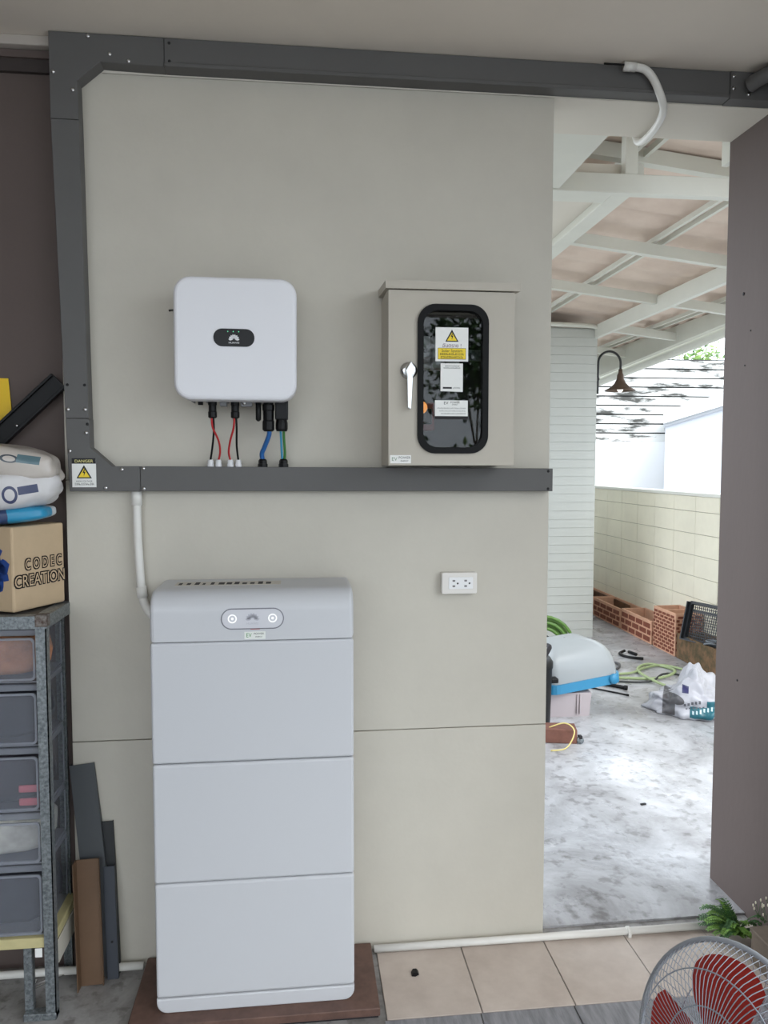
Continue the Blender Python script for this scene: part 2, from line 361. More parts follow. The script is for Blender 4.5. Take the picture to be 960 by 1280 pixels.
# ================================================================== CABLE TRUNKING
def screws(parent, pts, y, m=M_steel, q=.0055):
    for x, z in pts:
        MB().lathe([(0, -.004), (q*.6, -.0038), (q, -.002), (q, .001)], m, 10, Matrix.Rotation(-PI/2, 4, 'X')).build('screw', parent).location = (x, y, z)
        parent.children[-1].rotation_euler = (0, 0, 0)
YT = -.05
def trunk(name, label, poly, y=YT, scr=(), holes=()):
    o = thing(name, label, 'cable trunking', (poly[0][0], 0, poly[0][1])); ox, oz = poly[0]
    MB().prism([(a-ox, b-oz) for a, b in poly], y, -.0005, M_trunk, bev=.0015, seg=1).build('cover', o)
    for x, z in scr:
        MB().lathe([(0, .0045), (.004, .004), (.0065, .0015), (.0065, 0)], M_steel, 10, Matrix.Rotation(PI/2, 4, 'X')).build('screw', o, (x-ox, y, z-oz))
    for x, z in holes:
        MB().lathe([(0, .0008), (.0045, .0008), (.0045, 0)], M_ink, 10, Matrix.Rotation(PI/2, 4, 'X')).build('screw_hole', o, (x-ox, y, z-oz))
    return o
t_top = trunk('cable_trunking', 'long grey metal trunking run along the ceiling above the wall', [(-1.24, 2.868), (.58, 2.868), (.58, 2.953), (-1.24, 2.953)], YT, (), ((-1.225, 2.938), (-1.225, 2.885)))
MB().box((-1.24+1.24, YT-.006, 0), (1.82, YT+.004, .012), M_trunk, .002, 1).build('lower_lip', t_top)
trunk('trunking_corner', 'grey trunking corner piece under the ceiling at upper left', [(-1.577, 2.70), (-1.495, 2.70), (-1.497, 2.814), (-1.429, 2.872), (-1.241, 2.868), (-1.241, 2.953), (-1.577, 2.953)], YT-.001,
      ((-1.462, 2.944), (-1.565, 2.835), (-1.40, 2.895), (-1.51, 2.785), (-1.345, 2.878)))
trunk('cable_trunking', 'upright grey trunking beside the left edge of the wall', [(-1.556, 1.803), (-1.487, 1.803), (-1.495, 2.699), (-1.577, 2.699)], YT,
      ((-1.548, 1.83), (-1.497, 1.83)), ((-1.548, 1.905), (-1.497, 1.905)))
tc_ = trunk('trunking_corner', 'grey trunking corner piece with a danger sticker at lower left', [(-1.549, 1.577), (-1.336, 1.577), (-1.336, 1.655), (-1.420, 1.655), (-1.485, 1.714), (-1.486, 1.802), (-1.556, 1.802)], YT-.001,
      ((-1.495, 1.758), (-1.545, 1.702), (-1.390, 1.645), (-1.44, 1.588)), ((-1.491, 1.785),))
rail = trunk('cable_trunking', 'horizontal grey trunking ledge below the inverter and meter box', [(-1.335, 1.577), (-.004, 1.572), (-.004, 1.647), (-1.335, 1.655)], YT,
      ((-1.325, 1.648), (-1.325, 1.585)), ((-.02, 1.638), (-.02, 1.58)))
tr = trunk('trunking_corner', 'short grey trunking end piece at the top right near the conduit', [(.582, 2.866), (.77, 2.866), (.77, 2.954), (.582, 2.954)], YT-.003, ((.592, 2.937), (.592, 2.898), (.645, 2.882)))
MB().tube(smooth_path([(.64, -.065, 2.905), (.66, -.10, 2.915), (.70, -.13, 2.925), (.76, -.15, 2.93)]), .024, M_trunk, 12).build('elbow_conduit', tr, (-.582, 0, -2.866))
# danger sticker
def warning_triangle(s, cx, zb, wd_, y, m_edge=M_ink):
    h = wd_*.9
    s.prism([(cx-wd_/2, zb), (cx+wd_/2, zb), (cx, zb+h)], y, y+.0003, m_edge)
    q = .13; s.prism([(cx-wd_/2*(1-2*q), zb+h*.085), (cx+wd_/2*(1-2*q), zb+h*.085), (cx, zb+h*(1-1.9*q))], y-.0003, y, M_yel)
    k = wd_*.5; b = zb+h*.16
    s.prism([(cx+.03*k, b+.95*k), (cx-.2*k, b+.42*k), (cx-.02*k, b+.46*k), (cx-.04*k, b), (cx+.2*k, b+.62*k), (cx+.02*k, b+.58*k), (cx+.14*k, b+.95*k)], y-.0006, y-.0003, M_ink)
def scribble(s, x0, x1, z, h, y, m, seed=1):
    rr = random.Random(seed); x = x0
    while x < x1:
        wv = h*rr.uniform(.35, .9); x2 = min(x+wv, x1)
        k = rr.random(); 
        s.add([(x, y, z-h/2), (x2, y, z-h/2), (x2, y, z-h/2+h*.28), (x, y, z-h/2+h*.28)], [(0, 1, 2, 3)], m)
        if k > .3: s.add([(x, y, z-h/2), (x+h*.2, y, z-h/2), (x+h*.2, y, z+h/2), (x, y, z+h/2)], [(0, 1, 2, 3)], m)
        if k < .7: s.add([(x, y, z+h/4), (x2, y, z+h/4), (x2, y, z+h/2), (x, y, z+h/2)], [(0, 1, 2, 3)], m)
        x = x2+h*.22
s = MB(); y = YT-.0025
s.prism([(-1.540, 1.590), (-1.468, 1.590), (-1.468, 1.680), (-1.540, 1.680)], y, y+.001, M_paper)
s.prism([(-1.540, 1.663), (-1.468, 1.663), (-1.468, 1.680), (-1.540, 1.680)], y-.0002, y, M_ink)
s.text('DANGER', .0125, -1.504, y-.0006, 1.6705, mat('danger_lettering', (236, 228, 150), .5), sx=1.1)
warning_triangle(s, -1.504, 1.6175, .046, y-.0003)
s.text('HIGH VOLTAGE', .0068, -1.504, y-.0006, 1.6085, M_ink); scribble(s, -1.532, -1.475, 1.600, .006, y-.0006, M_ink, 4)
o_ = s.build('danger_sticker', tc_, (1.549, 0, -1.577)); o_['label'] = 'danger sticker with yellow lightning triangle'
# glands on the ledge
M_gl = mat('white_gland', (224, 224, 226), .4)
def gland(x, m, q, h):
    prof = [(0, 0), (q*1.1, 0), (q*1.1, h*.4), (q*.95, h*.42), (q*.95, h*.8), (q*.7, h), (0, h)]
    MB().lathe(prof, m, 8, smooth=False).build('cable_gland', rail, (x+1.335, -.032, 1.6525-1.577-.004*(x+1.335)/1.33))
for x in (-1.121, -1.096, -1.059, -1.034): gland(x, M_gl, .0095, .024)
for x in (-.957, -.891): gland(x, M_black, .014, .027)

# ================================================================== INVERTER
XI, ZI, YI = -1.209, 1.8525, -.178
iv = thing('solar_inverter', 'square white solar inverter on the wall with black status panel', 'inverter', (XI+.18, 0, ZI))
ox = -(XI+.18)
def bI(s, name, p=iv): return s.build(name, p, (ox, 0, -ZI))
M_heat = mat('grey_heat_sink', (120, 121, 124), .5)
# slight lean, as mounted
iv.rotation_euler = (0, math.radians(.4), 0)
bI(MB().prism(rrect(XI, ZI, XI+.362, ZI+.362, .05, 8), YI, YI+.075, M_white, bev=.012, seg=3, smooth=False), 'front_cover')
bI(MB().prism(rrect(XI+.015, ZI+.012, XI+.347, ZI+.35, .03, 5), YI+.076, -.03, M_white), 'body')
s = MB()
for k in range(14): s.box((XI+.04+.021*k, -.10, ZI-.0), (XI+.044+.021*k, -.03, ZI+.011), M_heat)
bI(s, 'heat_sink')
bI(MB().box((XI+.06, -.03, ZI+.06), (XI+.3, -.0005, ZI+.3), M_heat), 'wall_bracket')
s = MB(); y = YI-.003
px0, pz0, px1, pz1 = XI+.117, ZI+.158, XI+.237, ZI+.210
s.prism(rrect(px0, pz0, px1, pz1, .025, 8), y, YI+.002, mat('gloss_black_panel', (8, 8, 9), .3, spec=.25), bev=.001, seg=1)
cx = (px0+px1)/2; M_logo = mat('white_print', (235, 235, 238), .5)
for k in range(8):
    a = math.radians(-84+24*k); L0, L1, wv = .006, .0165, .0034
    ct, st = math.cos(a), math.sin(a); P = []
    for (lx, lz) in ((0, L0*.5), (-wv*.7, L0*1.3), (-wv, L1*.72), (0, L1), (wv, L1*.72), (wv*.7, L0*1.3)): P.append((cx+lx*ct+lz*st, pz0+.0195-lx*st+lz*ct))
    s.prism(P, y-.0004, y, M_logo)
s.text('HUAWEI', .007, cx, y-.0004, pz0+.0105, M_logo, sx=1.15)
M_led = mat('green_led', (90, 200, 150), .3, emit=.25)
for k in (-1, 0, 1): s.prism(circ(cx+k*.016-.002, pz1-.0085, .0016, 8), y-.0006, y, M_led)
bI(s, 'status_panel')['label'] = 'black pill-shaped status panel with white logo'
def conn(x, yy, z0, z1, q, m=M_black, steps=3):
    h = z1-z0; prof = [(0, 0), (q*.7, 0), (q, h*.05), (q, h*.3), (q*.88, h*.34), (q*.88, h*.62), (q*1.0, h*.65), (q, h*.8), (q*.86, h*.84), (q*.86, h)]
    return MB().lathe([(a, z0+b) for a, b in prof], m, 14, Matrix.Translation((x, yy, 0)), smooth=False)
for x in (-1.106, -1.037): bI(conn(x, -.09, 1.803, 1.866, .0135), 'string_connector')
bI(conn(-.935, -.09, 1.764, 1.866, .0185), 'cable_connector'); 
s = MB().box((-.914, -.11, 1.80), (-.874, -.07, 1.866), M_black, .004, 2); s.lathe([(0, 1.765), (.016, 1.765), (.019, 1.772), (.019, 1.79), (.017, 1.80)], M_black, 12, Matrix.Translation((-.894, -.09, 0)), smooth=False); bI(s, 'cable_connector')
bI(MB().tube([(-.966, -.09, 1.87), (-.966, -.09, 1.80), (-.966, -.09, 1.795)], [.0085, .0085, .003], M_black, 10), 'antenna')
bI(MB().box((-1.083, -.10, 1.84), (-1.062, -.07, 1.866), M_heat, .002), 'dc_socket')
s = MB().box((-1.02, -.10, 1.84), (-.985, -.07, 1.866), M_heat, .003); s.lathe([(0, 0), (.006, 0), (.006, .004)], M_chrome, 10, Matrix.Translation((-1.008, -.104, 1.85)) @ Matrix.Rotation(-PI/2, 4, 'X')); bI(s, 'grounding_plate')
bI(MB().lathe([(0, 1.843), (.008, 1.843), (.008, 1.866)], M_black, 10, Matrix.Translation((-1.142, -.09, 0))), 'switch_knob')
def cable(label, pts, rad, m, name='electric_cable'):
    pts = smooth_path(pts, 6); base = pts[-1].copy()
    s = MB().tube([p-base for p in pts], rad, m, 8); o = s.build(name, None, base); return tag(o, label, 'cable', 'cables under the inverter')
zt = 1.674
cable('black cable from left connector down to the outermost white gland', [(-1.104, -.09, 1.806), (-1.104, -.08, 1.77), (-1.112, -.05, 1.72), (-1.121, -.032, zt)], .0032, M_black)
cable('red cable from left connector curving right to the second white gland', [(-1.109, -.093, 1.806), (-1.107, -.085, 1.775), (-1.092, -.06, 1.735), (-1.09, -.04, 1.70), (-1.096, -.032, zt)], .0032, M_red)
cable('red cable from middle connector curving left to the third white gland', [(-1.040, -.093, 1.806), (-1.043, -.085, 1.775), (-1.056, -.06, 1.735), (-1.063, -.04, 1.70), (-1.059, -.032, zt)], .0032, M_red)
cable('black cable from middle connector down to the fourth white gland', [(-1.034, -.09, 1.806), (-1.034, -.08, 1.77), (-1.037, -.05, 1.72), (-1.034, -.032, zt)], .0032, M_black)
cable('thick blue cable bending from connector to black gland', [(-.933, -.09, 1.767), (-.935, -.082, 1.75), (-.950, -.055, 1.715), (-.959, -.04, 1.695), (-.957, -.032, zt)], .0075, M_blue)
cable('light blue cable beside the green one under the right connector', [(-.898, -.09, 1.767), (-.897, -.07, 1.74), (-.896, -.045, 1.70), (-.895, -.032, zt)], .0035, M_teal)
cable('green and yellow cable under the right connector', [(-.888, -.09, 1.767), (-.888, -.07, 1.74), (-.886, -.045, 1.70), (-.888, -.032, zt)], .0042, M_green)

# ================================================================== METER / BREAKER ENCLOSURE
en = thing('electrical_enclosure', 'olive grey metal enclosure with glazed door and chrome handle', 'electrical box', (-.376, 0, 1.655))
def bE(s, name, p=en): return s.build(name, p, (.376, 0, -1.655))
YB = -.2; X0, X1, Z0, Z1 = -.571, -.182, 1.657, 2.190
s = MB(); t = .004
s.box((X0, YB+.022, Z0), (X0+t, -.0005, Z1), M_box); s.box((X1-t, YB+.022, Z0), (X1, -.0005, Z1), M_box)
s.box((X0+t, YB+.022, Z0), (X1-t, -.0005, Z0+t), M_box); s.box((X0+t, YB+.022, Z1-t), (X1-t, -.0005, Z1), M_box); s.box((X0+t, -.005, Z0+t), (X1-t, -.0005, Z1-t), M_box)
bE(s, 'body')
s = MB(); s.add([(X0-.01, YB-.012, Z1-.004), (X1+.014, YB-.012, Z1-.004), (X1+.014, -.0005, Z1+.012), (X0-.01, -.0005, Z1+.012), (X0-.01, YB-.012, Z1+.019), (X1+.014, YB-.012, Z1+.019), (X1+.014, -.0005, Z1+.036), (X0-.01, -.0005, Z1+.036)],
      [(0, 3, 2, 1), (4, 5, 6, 7), (0, 1, 5, 4), (1, 2, 6, 5), (2, 3, 7, 6), (3, 0, 4, 7)], M_box); bE(s, 'rain_hood')
dr_in = rrect(-.474, 1.704, -.273, 2.134, .05, 8); dcx, dcz = -.3735, 1.919
outer = [(X0, Z0+.001), (X1, Z0+.001), (X1, Z1-.006), (X0, Z1-.006)]
angs = sorted([math.atan2(z-dcz, x-dcx) for x, z in outer]+[math.atan2(z-dcz, x-dcx) for x, z in dr_in])
s = MB(); ring(s, ray_loop(outer, dcx, dcz, angs), ray_loop(dr_in, dcx, dcz, angs), YB, YB+.02, M_box); door = bE(s, 'door')
def bD(s, name): return s.build(name, door)
s = MB(); go = rrect(-.483, 1.694, -.264, 2.144, .055, 8); gi = rrect(-.465, 1.713, -.282, 2.125, .044, 8); ring(s, go, gi, YB-.008, YB+.024, mat('black_rubber', (10, 10, 11), .55, spec=.2)); bD(s, 'window_gasket')
gm = bpy.data.materials.new('clear_window_glass'); gm.use_nodes = True; N = gm.node_tree.nodes; N.remove(N['Principled BSDF'])
tb = N.new('ShaderNodeBsdfTransparent'); tb.inputs[0].default_value = (.8, .82, .82, 1); gb = N.new('ShaderNodeBsdfGlossy'); gb.inputs['Roughness'].default_value = .02; fr = N.new('ShaderNodeFresnel'); fr.inputs[0].default_value = 1.38; mxs = N.new('ShaderNodeMixShader')
gm.node_tree.links.new(fr.outputs[0], mxs.inputs[0]); gm.node_tree.links.new(tb.outputs[0], mxs.inputs[1]); gm.node_tree.links.new(gb.outputs[0], mxs.inputs[2]); gm.node_tree.links.new(mxs.outputs[0], N['Material Output'].inputs[0])
bD(MB().prism(gi, YB+.004, YB+.008, gm), 'window_pane')
yl = YB+.0025
# warning label
s = MB(); s.prism([(-.427, 1.974), (-.326, 1.974), (-.326, 2.076), (-.427, 2.076)], yl, yl+.0012, M_paper)
warning_triangle(s, -.3765, 2.033, .041, yl-.0003)
s.text('อันตราย !', .0155, -.3765, yl-.0005, 2.021, mat('purple_lettering', (96, 40, 96), .5))
s.prism([(-.420, 1.980), (-.333, 1.980), (-.333, 2.014), (-.420, 2.014)], yl-.0003, yl, M_ink)
s.prism([(-.419, 1.981), (-.334, 1.981), (-.334, 2.013), (-.419, 2.013)], yl-.0006, yl-.0003, M_yel)
s.text('Solar System', .0125, -.3765, yl-.0009, 2.0055, M_ink); scribble(s, -.413, -.340, 1.9955, .0062, yl-.0009, M_ink, 11); scribble(s, -.411, -.342, 1.986, .0062, yl-.0009, M_ink, 12)
bD(s, 'warning_label')['label'] = 'white and yellow electrical danger label'
# small card (square code left out)
s = MB(); s.prism([(-.411, 1.884), (-.342, 1.882), (-.342, 1.968), (-.411, 1.968)], yl, yl+.0012, M_paper)
scribble(s, -.397, -.352, 1.960, .003, yl-.0003, M_ink, 21); scribble(s, -.402, -.350, 1.954, .003, yl-.0003, M_ink, 22)
s.prism([(-.404, 1.891), (-.376, 1.891), (-.376, 1.8965), (-.404, 1.8965)], yl-.0003, yl, M_ink); scribble(s, -.373, -.350, 1.894, .003, yl-.0003, M_ink, 23)
bD(s, 'information_card')
s = MB(); s.prism([(-.428, 1.799), (-.326, 1.799), (-.326, 1.856), (-.428, 1.856)], yl, yl+.0012, M_paper)
s.text('EV', .013, -.394, yl-.0003, 1.8475, M_ink); s.text('POWER', .0085, -.366, yl-.0003, 1.8495, M_ink); s.text('ENERGY', .005, -.366, yl-.0003, 1.843, M_ink)
for k, zz_ in enumerate((1.832, 1.824, 1.816)): scribble(s, -.421+.006*k, -.333, zz_, .0032, yl-.0003, mat('print_grey', (120, 120, 122), .6), 31+k)
s.prism([(-.428, 1.799), (-.326, 1.799), (-.326, 1.808), (-.428, 1.808)], yl-.0003, yl, M_dark)
bD(s, 'company_card')
s = MB(); y = YB-.001; s.prism([(-.566, 1.664), (-.502, 1.664), (-.502, 1.689), (-.566, 1.689)], y, YB, M_paper)
s.text('EV', .016, -.553, y-.0003, 1.6765, mat('print_olive', (110, 140, 110), .5)); s.text('POWER', .0105, -.522, y-.0003, 1.681, M_ink); s.text('ENERGY', .0065, -.522, y-.0003, 1.671, M_ink); bD(s, 'company_sticker')
# chrome swing handle
s = MB(); Rm = Matrix.Translation((-.510, YB, 1.944)) @ Matrix.Rotation(PI/2, 4, 'X')
s.lathe([(0, .012), (.016, .012), (.022, .010), (.026, .004), (.0265, 0)], M_chrome, 28, Rm); 
s.prism([(-.524, 1.944), (-.507, 1.972), (-.492, 1.950), (-.496, 1.93), (-.500, 1.92), (-.505, 1.827), (-.511, 1.825), (-.516, 1.83), (-.518, 1.92)], YB-.028, YB-.011, M_chrome, bev=.004, seg=2)
bD(s, 'handle')['label'] = 'chrome swing handle on round plate'
# things inside the enclosure
M_bk = mat('breaker_grey', (196, 196, 196), .5)
bE(MB().box((-.55, -.012, 1.70), (-.20, -.006, 2.15), M_dark), 'mounting_plate')
bE(MB().box((-.54, -.03, 2.00), (-.21, -.012, 2.035), M_galv), 'din_rail')
for i, (x, lab) in enumerate(((-.447, 'grey circuit breaker at the left behind the enclosure window'), (-.40, 'grey circuit breaker behind the yellow danger label'), (-.353, 'grey circuit breaker at the right behind the enclosure window'))):
    o = thing('circuit_breaker', lab, 'circuit breaker', (x, -.055, 1.965), 0, 'breakers inside the enclosure')
    MB().box((-.021, -.045, 0), (.021, .024, .10), M_bk, .003).build('case', o); MB().box((-.021, -.06, .03), (.021, -.045, .07), M_bk, .003).build('front', o)
    MB().box((-.008, -.072, .045), (.008, -.06, .057), M_black, .002).build('toggle', o)
o = thing('orange_reflection', 'round glowing orange disc standing in for a reflection in the enclosure window', 'lamp', (-.462, -.14, 1.838))  # added orange disc imitates a reflection in the window glass
MB().lathe([(0, .02), (.012, .018), (.019, .008), (.02, 0), (.02, -.02)], mat('orange_reflection_glow', (240, 150, 50), .3, emit=.35), 20, Matrix.Rotation(PI/2, 4, 'X')).build('lens', o)
MB().box((-.012, .02, -.012), (.012, .1278, .012), M_dark).build('holder', o)
o = thing('contactor', 'dark red contactor block behind the company card', 'contactor', (-.435, -.012, 1.77))
MB().box((-.03, -.05, 0), (.03, 0, .09), mat('dark_red_plastic', (130, 34, 32), .5), .004).build('case', o); MB().box((-.02, -.06, .02), (.02, -.05, .07), M_black, .003).build('front', o)

# ================================================================== WALL OUTLET
ou = thing('wall_outlet', 'white double power outlet on the wall right of the battery', 'outlet', (-.312, 0, 1.265))
M_out = mat('outlet_white', (222, 218, 212), .4)
MB().prism(rrect(-.060, -.036, .060, .036, .006, 3), -.028, -.0005, M_out, bev=.003, seg=2).build('cover_plate', ou)
MB().prism(rrect(-.037, -.019, .045, .021, .003, 3), -.0305, -.028, mat('outlet_insert', (232, 232, 232), .35), bev=.001, seg=1).build('socket_insert', ou)
for x in (-.02, .02):
    s = MB()
    for dz in (-.009, .009): s.prism(rrect(x-.0045, dz-.003, x+.0045, dz+.003, .001, 2), -.0309, -.0305, mat('socket_slot', (120, 118, 118), .6))
    s.prism(circ(x+.013, 0, .0032, 10), -.0309, -.0305, M_ink); s.build('socket', ou)

# ================================================================== HOME BATTERY TOWER
bd = thing('backing_board', 'brown board on the floor under the battery tower', 'board', (-.98, -.165, 0))
M_brn = mat('brown_tile_board', (104, 78, 68), .55, col2=(84, 62, 54), vscale=18)
MB().box((-.37, -.162, .0062), (.37, .155, .031), M_brn, .002, 1).build('slab', bd)
MB().box((-.365, -.158, .0), (.365, .155, .0062), M_dark).build('spacer', bd)
XB, YF, ZB = -1.272, -.28, .031
bt = thing('battery_tower', 'tall white home battery tower of three stacked modules by the wall', 'battery', (XB+.295, 0, ZB))
def bB(s, name, p=bt): return s.build(name, p, (-(XB+.295), 0, -ZB))
def module(z0, z1, name):
    return bB(MB().box((XB, YF, z0+.0012), (XB+.588, -.025, z1-.0012), M_bat, .008, 3), name)
poly = rrect(XB, ZB, XB+.588, ZB+.2, .032, 6)
poly = [(x, min(z, ZB+.046)) for x, z in poly]
pp = []
for q in poly:
    if not pp or (abs(q[0]-pp[-1][0])+abs(q[1]-pp[-1][1])) > 1e-5: pp.append(q)
ss = [q for q in rrect(XB, ZB, XB+.588, ZB+.4, .032, 6) if q[1] < ZB+.1]
pp = [(XB, ZB+.0445)]+ss+[(XB+.588, ZB+.0445)]
bB(MB().prism(pp, YF, -.03, M_bat, bev=.004, seg=2), 'base_panel')
module(ZB+.046, ZB+.396, 'battery_module'); module(ZB+.396, ZB+.756, 'battery_module'); module(ZB+.756, ZB+1.116, 'battery_module')
# power module with a rounded top edge: profile in y,z swept along x
zt0, zt1 = ZB+1.1175, ZB+1.262
prof = [(YF, zt0), (YF, zt1-.062)]
for k in range(1, 17): a = math.radians(90*k/16); prof.append((YF+.062-.062*math.cos(a), zt1-.062+.062*math.sin(a)))
prof += [(-.035, zt1+.0), (-.025, zt1-.01), (-.025, zt0)]
bmm = bmesh.new(); a_ = [bmm.verts.new((XB, yy, z)) for yy, z in prof]; b_ = [bmm.verts.new((XB+.588, yy, z)) for yy, z in prof]; n = len(prof)
f1 = bmm.faces.new(a_); f2 = bmm.faces.new(b_[::-1])
for i in range(n): bmm.faces.new((a_[i], b_[i], b_[(i+1) % n], a_[(i+1) % n]))
bmesh.ops.recalc_face_normals(bmm, faces=bmm.faces[:])
bmesh.ops.bevel(bmm, geom=list({e for f in (f1, f2) for e in f.edges}), offset=.012, segments=3, profile=.5, affect='EDGES')
s = MB(); s.bm(bmm, M_bat, False); pmod = bB(s, 'power_module')
def bP(s, name): return s.build(name, pmod)
M_pill = mat('pale_grey_panel', (205, 205, 210), .2); M_ring = mat('grey_outline', (120, 120, 128), .4)
s = MB(); ring(s, rrect(-1.070, 1.181, -.888, 1.243, .031, 8), rrect(-1.067, 1.184, -.891, 1.240, .028, 8), YF-.0008, YF+.001, M_ring)
s.prism(rrect(-1.067, 1.184, -.891, 1.240, .028, 8), YF-.0015, YF+.001, M_pill, bev=.0008, seg=1)
y = YF-.0018
M_lg = mat('pale_logo', (178, 178, 186), .4); M_glow = mat('white_indicator', (236, 236, 236), .3, emit=.15)
for cx, in ((-1.037,), (-.921,)):
    ring(s, circ(cx, 1.213, .013), circ(cx, 1.213, .0095), y, y+.0006, M_glow); s.prism(circ(cx, 1.213, .004), y, y+.0006, M_glow)
cx = -.979
for k in range(8):
    a = math.radians(-84+24*k); ct, st = math.cos(a), math.sin(a)
    P = [(cx+lx*ct+lz*st, 1.209-lx*st+lz*ct) for lx, lz in ((0, .004), (-.003, .009), (-.0042, .015), (0, .021), (.0042, .015), (.003, .009))]
    s.prism(P, y, y+.0006, M_lg)
s.text('HUAWEI', .009, cx, y, 1.198, M_lg)
bP(s, 'indicator_panel')['label'] = 'pill-shaped indicator panel with two round lights'
bP(MB().prism([(-.985, 1.1805), (-.958, 1.1805), (-.958, 1.1825), (-.985, 1.1825)], YF-.0012, YF+.001, mat('red_mark', (150, 60, 60), .5)), 'red_mark')
s = MB(); y = YF-.0008; s.prism([(-1.003, 1.152), (-.942, 1.152), (-.942, 1.174), (-1.003, 1.174)], y, YF+.0005, mat('pale_sticker', (226, 228, 222), .5))
s.text('EV', .018, -.990, y-.0003, 1.163, M_grn, sx=.8); s.text('POWER', .0085, -.961, y-.0003, 1.1675, M_ink); s.text('ENERGY', .0055, -.961, y-.0003, 1.1585, M_ink); bP(s, 'company_sticker')
s = MB(); s.box((-1.22, -.16, zt1-.0002), (-.90, -.09, zt1+.0008), mat('type_label', (196, 190, 180), .5))
rr = random.Random(3)
for k in range(12): s.box((-1.21+.024*k, -.15, zt1+.0008), (-1.21+.024*k+rr.uniform(.008, .018), -.10-rr.uniform(0, .02), zt1+.001), M_dark)
bP(s, 'type_label')

# ================================================================== PIPES
o = thing('conduit_pipe', 'white pipe dropping from the trunking to behind the battery', 'pipe', (-1.353, -.024, 1.577))
MB().tube(smooth_path([(0, 0, -.0005), (0.001, 0, -.15), (.008, 0, -.30), (.013, 0, -.345), (.03, 0, -.385), (.06, 0, -.42), (.09, 0, -.45)], 5), .0135, M_pvc, 12).build('tube', o)
MB().tube([(0, 0, -.0), (0, 0, -.045)], .0165, M_pvc, 12).build('socket_collar', o); MB().tube([(.0075, 0, -.305), (.0125, 0, -.34)], .0165, M_pvc, 12).build('elbow_collar', o)
def floor_pipe(label, x0, x1, yy, clips):
    o = thing('floor_pipe', label, 'pipe', (x0, yy, .0055))
    MB().tube([(0, 0, .014), (x1-x0, 0, .014)], .0125, M_pvc, 12).build('tube', o)
    for x in clips: MB().tube([(x-x0-.006, 0, .014), (x-x0+.006, 0, .014)], .0155, M_pvc, 12).box((x-x0-.006, -.017, -.004), (x-x0+.006, -.008, .014), M_pvc, .001, 1).build('clip', o)
floor_pipe('white plastic pipe along the wall foot and across the passage', -.60, .62, -.028, (.30,))
floor_pipe('white plastic pipe along the wall foot left of the battery', -2.4, -1.36, -.03, ())
o = thing('flexible_conduit', 'white bent conduit hooking down from the ceiling over the trunking', 'conduit', (.15, -.075, 2.94))
b0 = Vector((.15, -.075, 2.94))
P = [Vector(p)-b0 for p in ((.207, -.072, 2.938), (.245, -.072, 2.938), (.280, -.072, 2.930), (.311, -.071, 2.897), (.339, -.066, 2.843), (.362, -.03, 2.826), (.385, .05, 2.824), (.406, .15, 2.832), (.415, .24, 2.842), (.42, .30, 2.87), (.42, .33, 2.95))]
MB().tube(smooth_path(P, 6), .0125, M_pvc, 12).build('tube', o)
MB().tube([Vector((.205, -.072, 2.938))-b0, Vector((.245, -.072, 2.938))-b0], .0145, M_pvc, 12).build('collar', o)
MB().tube([Vector((.14, -.07, 2.944))-b0, Vector((.206, -.077, 2.941))-b0], .003, M_black, 6).build('exposed_wire', o)
o = thing('junction_hook', 'tiny dark wire stub on the wall left of the inverter', 'wire', (-1.245, 0, 2.145))
MB().tube([(0, -.0005, 0), (.0, -.012, 0), (.018, -.014, .001)], .0022, M_black, 6).build('stub', o)

# ================================================================== METAL SHELF WITH DRAWERS
XS = -1.575; YS = -.225
shf = thing('metal_shelf', 'rusty galvanised angle-steel shelf frame at the left', 'shelf', (XS, 0, 0))
def bS(s, name): return s.build(name, shf, (-XS, 0, 0))
def angle_post(x, y, lx, ly, z0, z1):
    s = MB(); s.box((min(x, x+lx), y, z0), (max(x, x+lx), y+.003*(1 if ly > 0 else -1), z1), M_galv)
    s.box((x, min(y, y+ly), z0), (x+.003*(1 if lx > 0 else -1), max(y, y+ly), z1), M_galv); return s
bS(angle_post(XS, YS, -.030, .030, .0, 1.215), 'post'); bS(angle_post(XS-.02, .02, -.03, -.012, .0, 1.215), 'post')
bS(angle_post(-2.25, YS, .038, .038, .0, 1.215), 'post')
s = MB().box((-2.25, YS-.002, 1.185), (XS, YS+.001, 1.222), M_galv); s.box((-2.25, YS, 1.219), (XS, YS+.035, 1.222), M_galv); s.box((XS-.03, YS-.004, 1.19), (XS+.004, YS+.03, 1.226), M_rust, .003); bS(s, 'front_rail')
s = MB().box((XS, YS, 1.185), (XS+.003, .02, 1.222), M_galv); s.box((XS-.035, YS, 1.219), (XS, .02, 1.222), M_galv); bS(s, 'side_rail')
bS(MB().box((-2.25, YS+.002, 1.21), (XS-.003, .02, 1.2185), mat('shelf_plywood', (90, 84, 78), .8)), 'top_board')
bS(MB().box((-2.25, YS+.004, .222), (XS-.004, .02, .253), mat('pale_wood_edge', (186, 176, 130), .7, var=.1, vscale=10), .002, 1), 'shelf_board')
bS(MB().box((XS-.0035, YS+.04, .15), (XS-.001, .02, .222), M_wall), 'side_plate')
bS(MB().box((-1.673, YS+.02, .0), (-1.648, YS+.045, .222), M_galv, .002, 1), 'inner_post')
bS(MB().box((-1.67, YS-.005, .0), (XS, YS+.03, .022), M_galv, .003, 1), 'foot_bar')
bS(MB().box((-1.632, YS+.002, .195), (-1.612, YS+.004, .222), M_paper), 'bracket_tag')
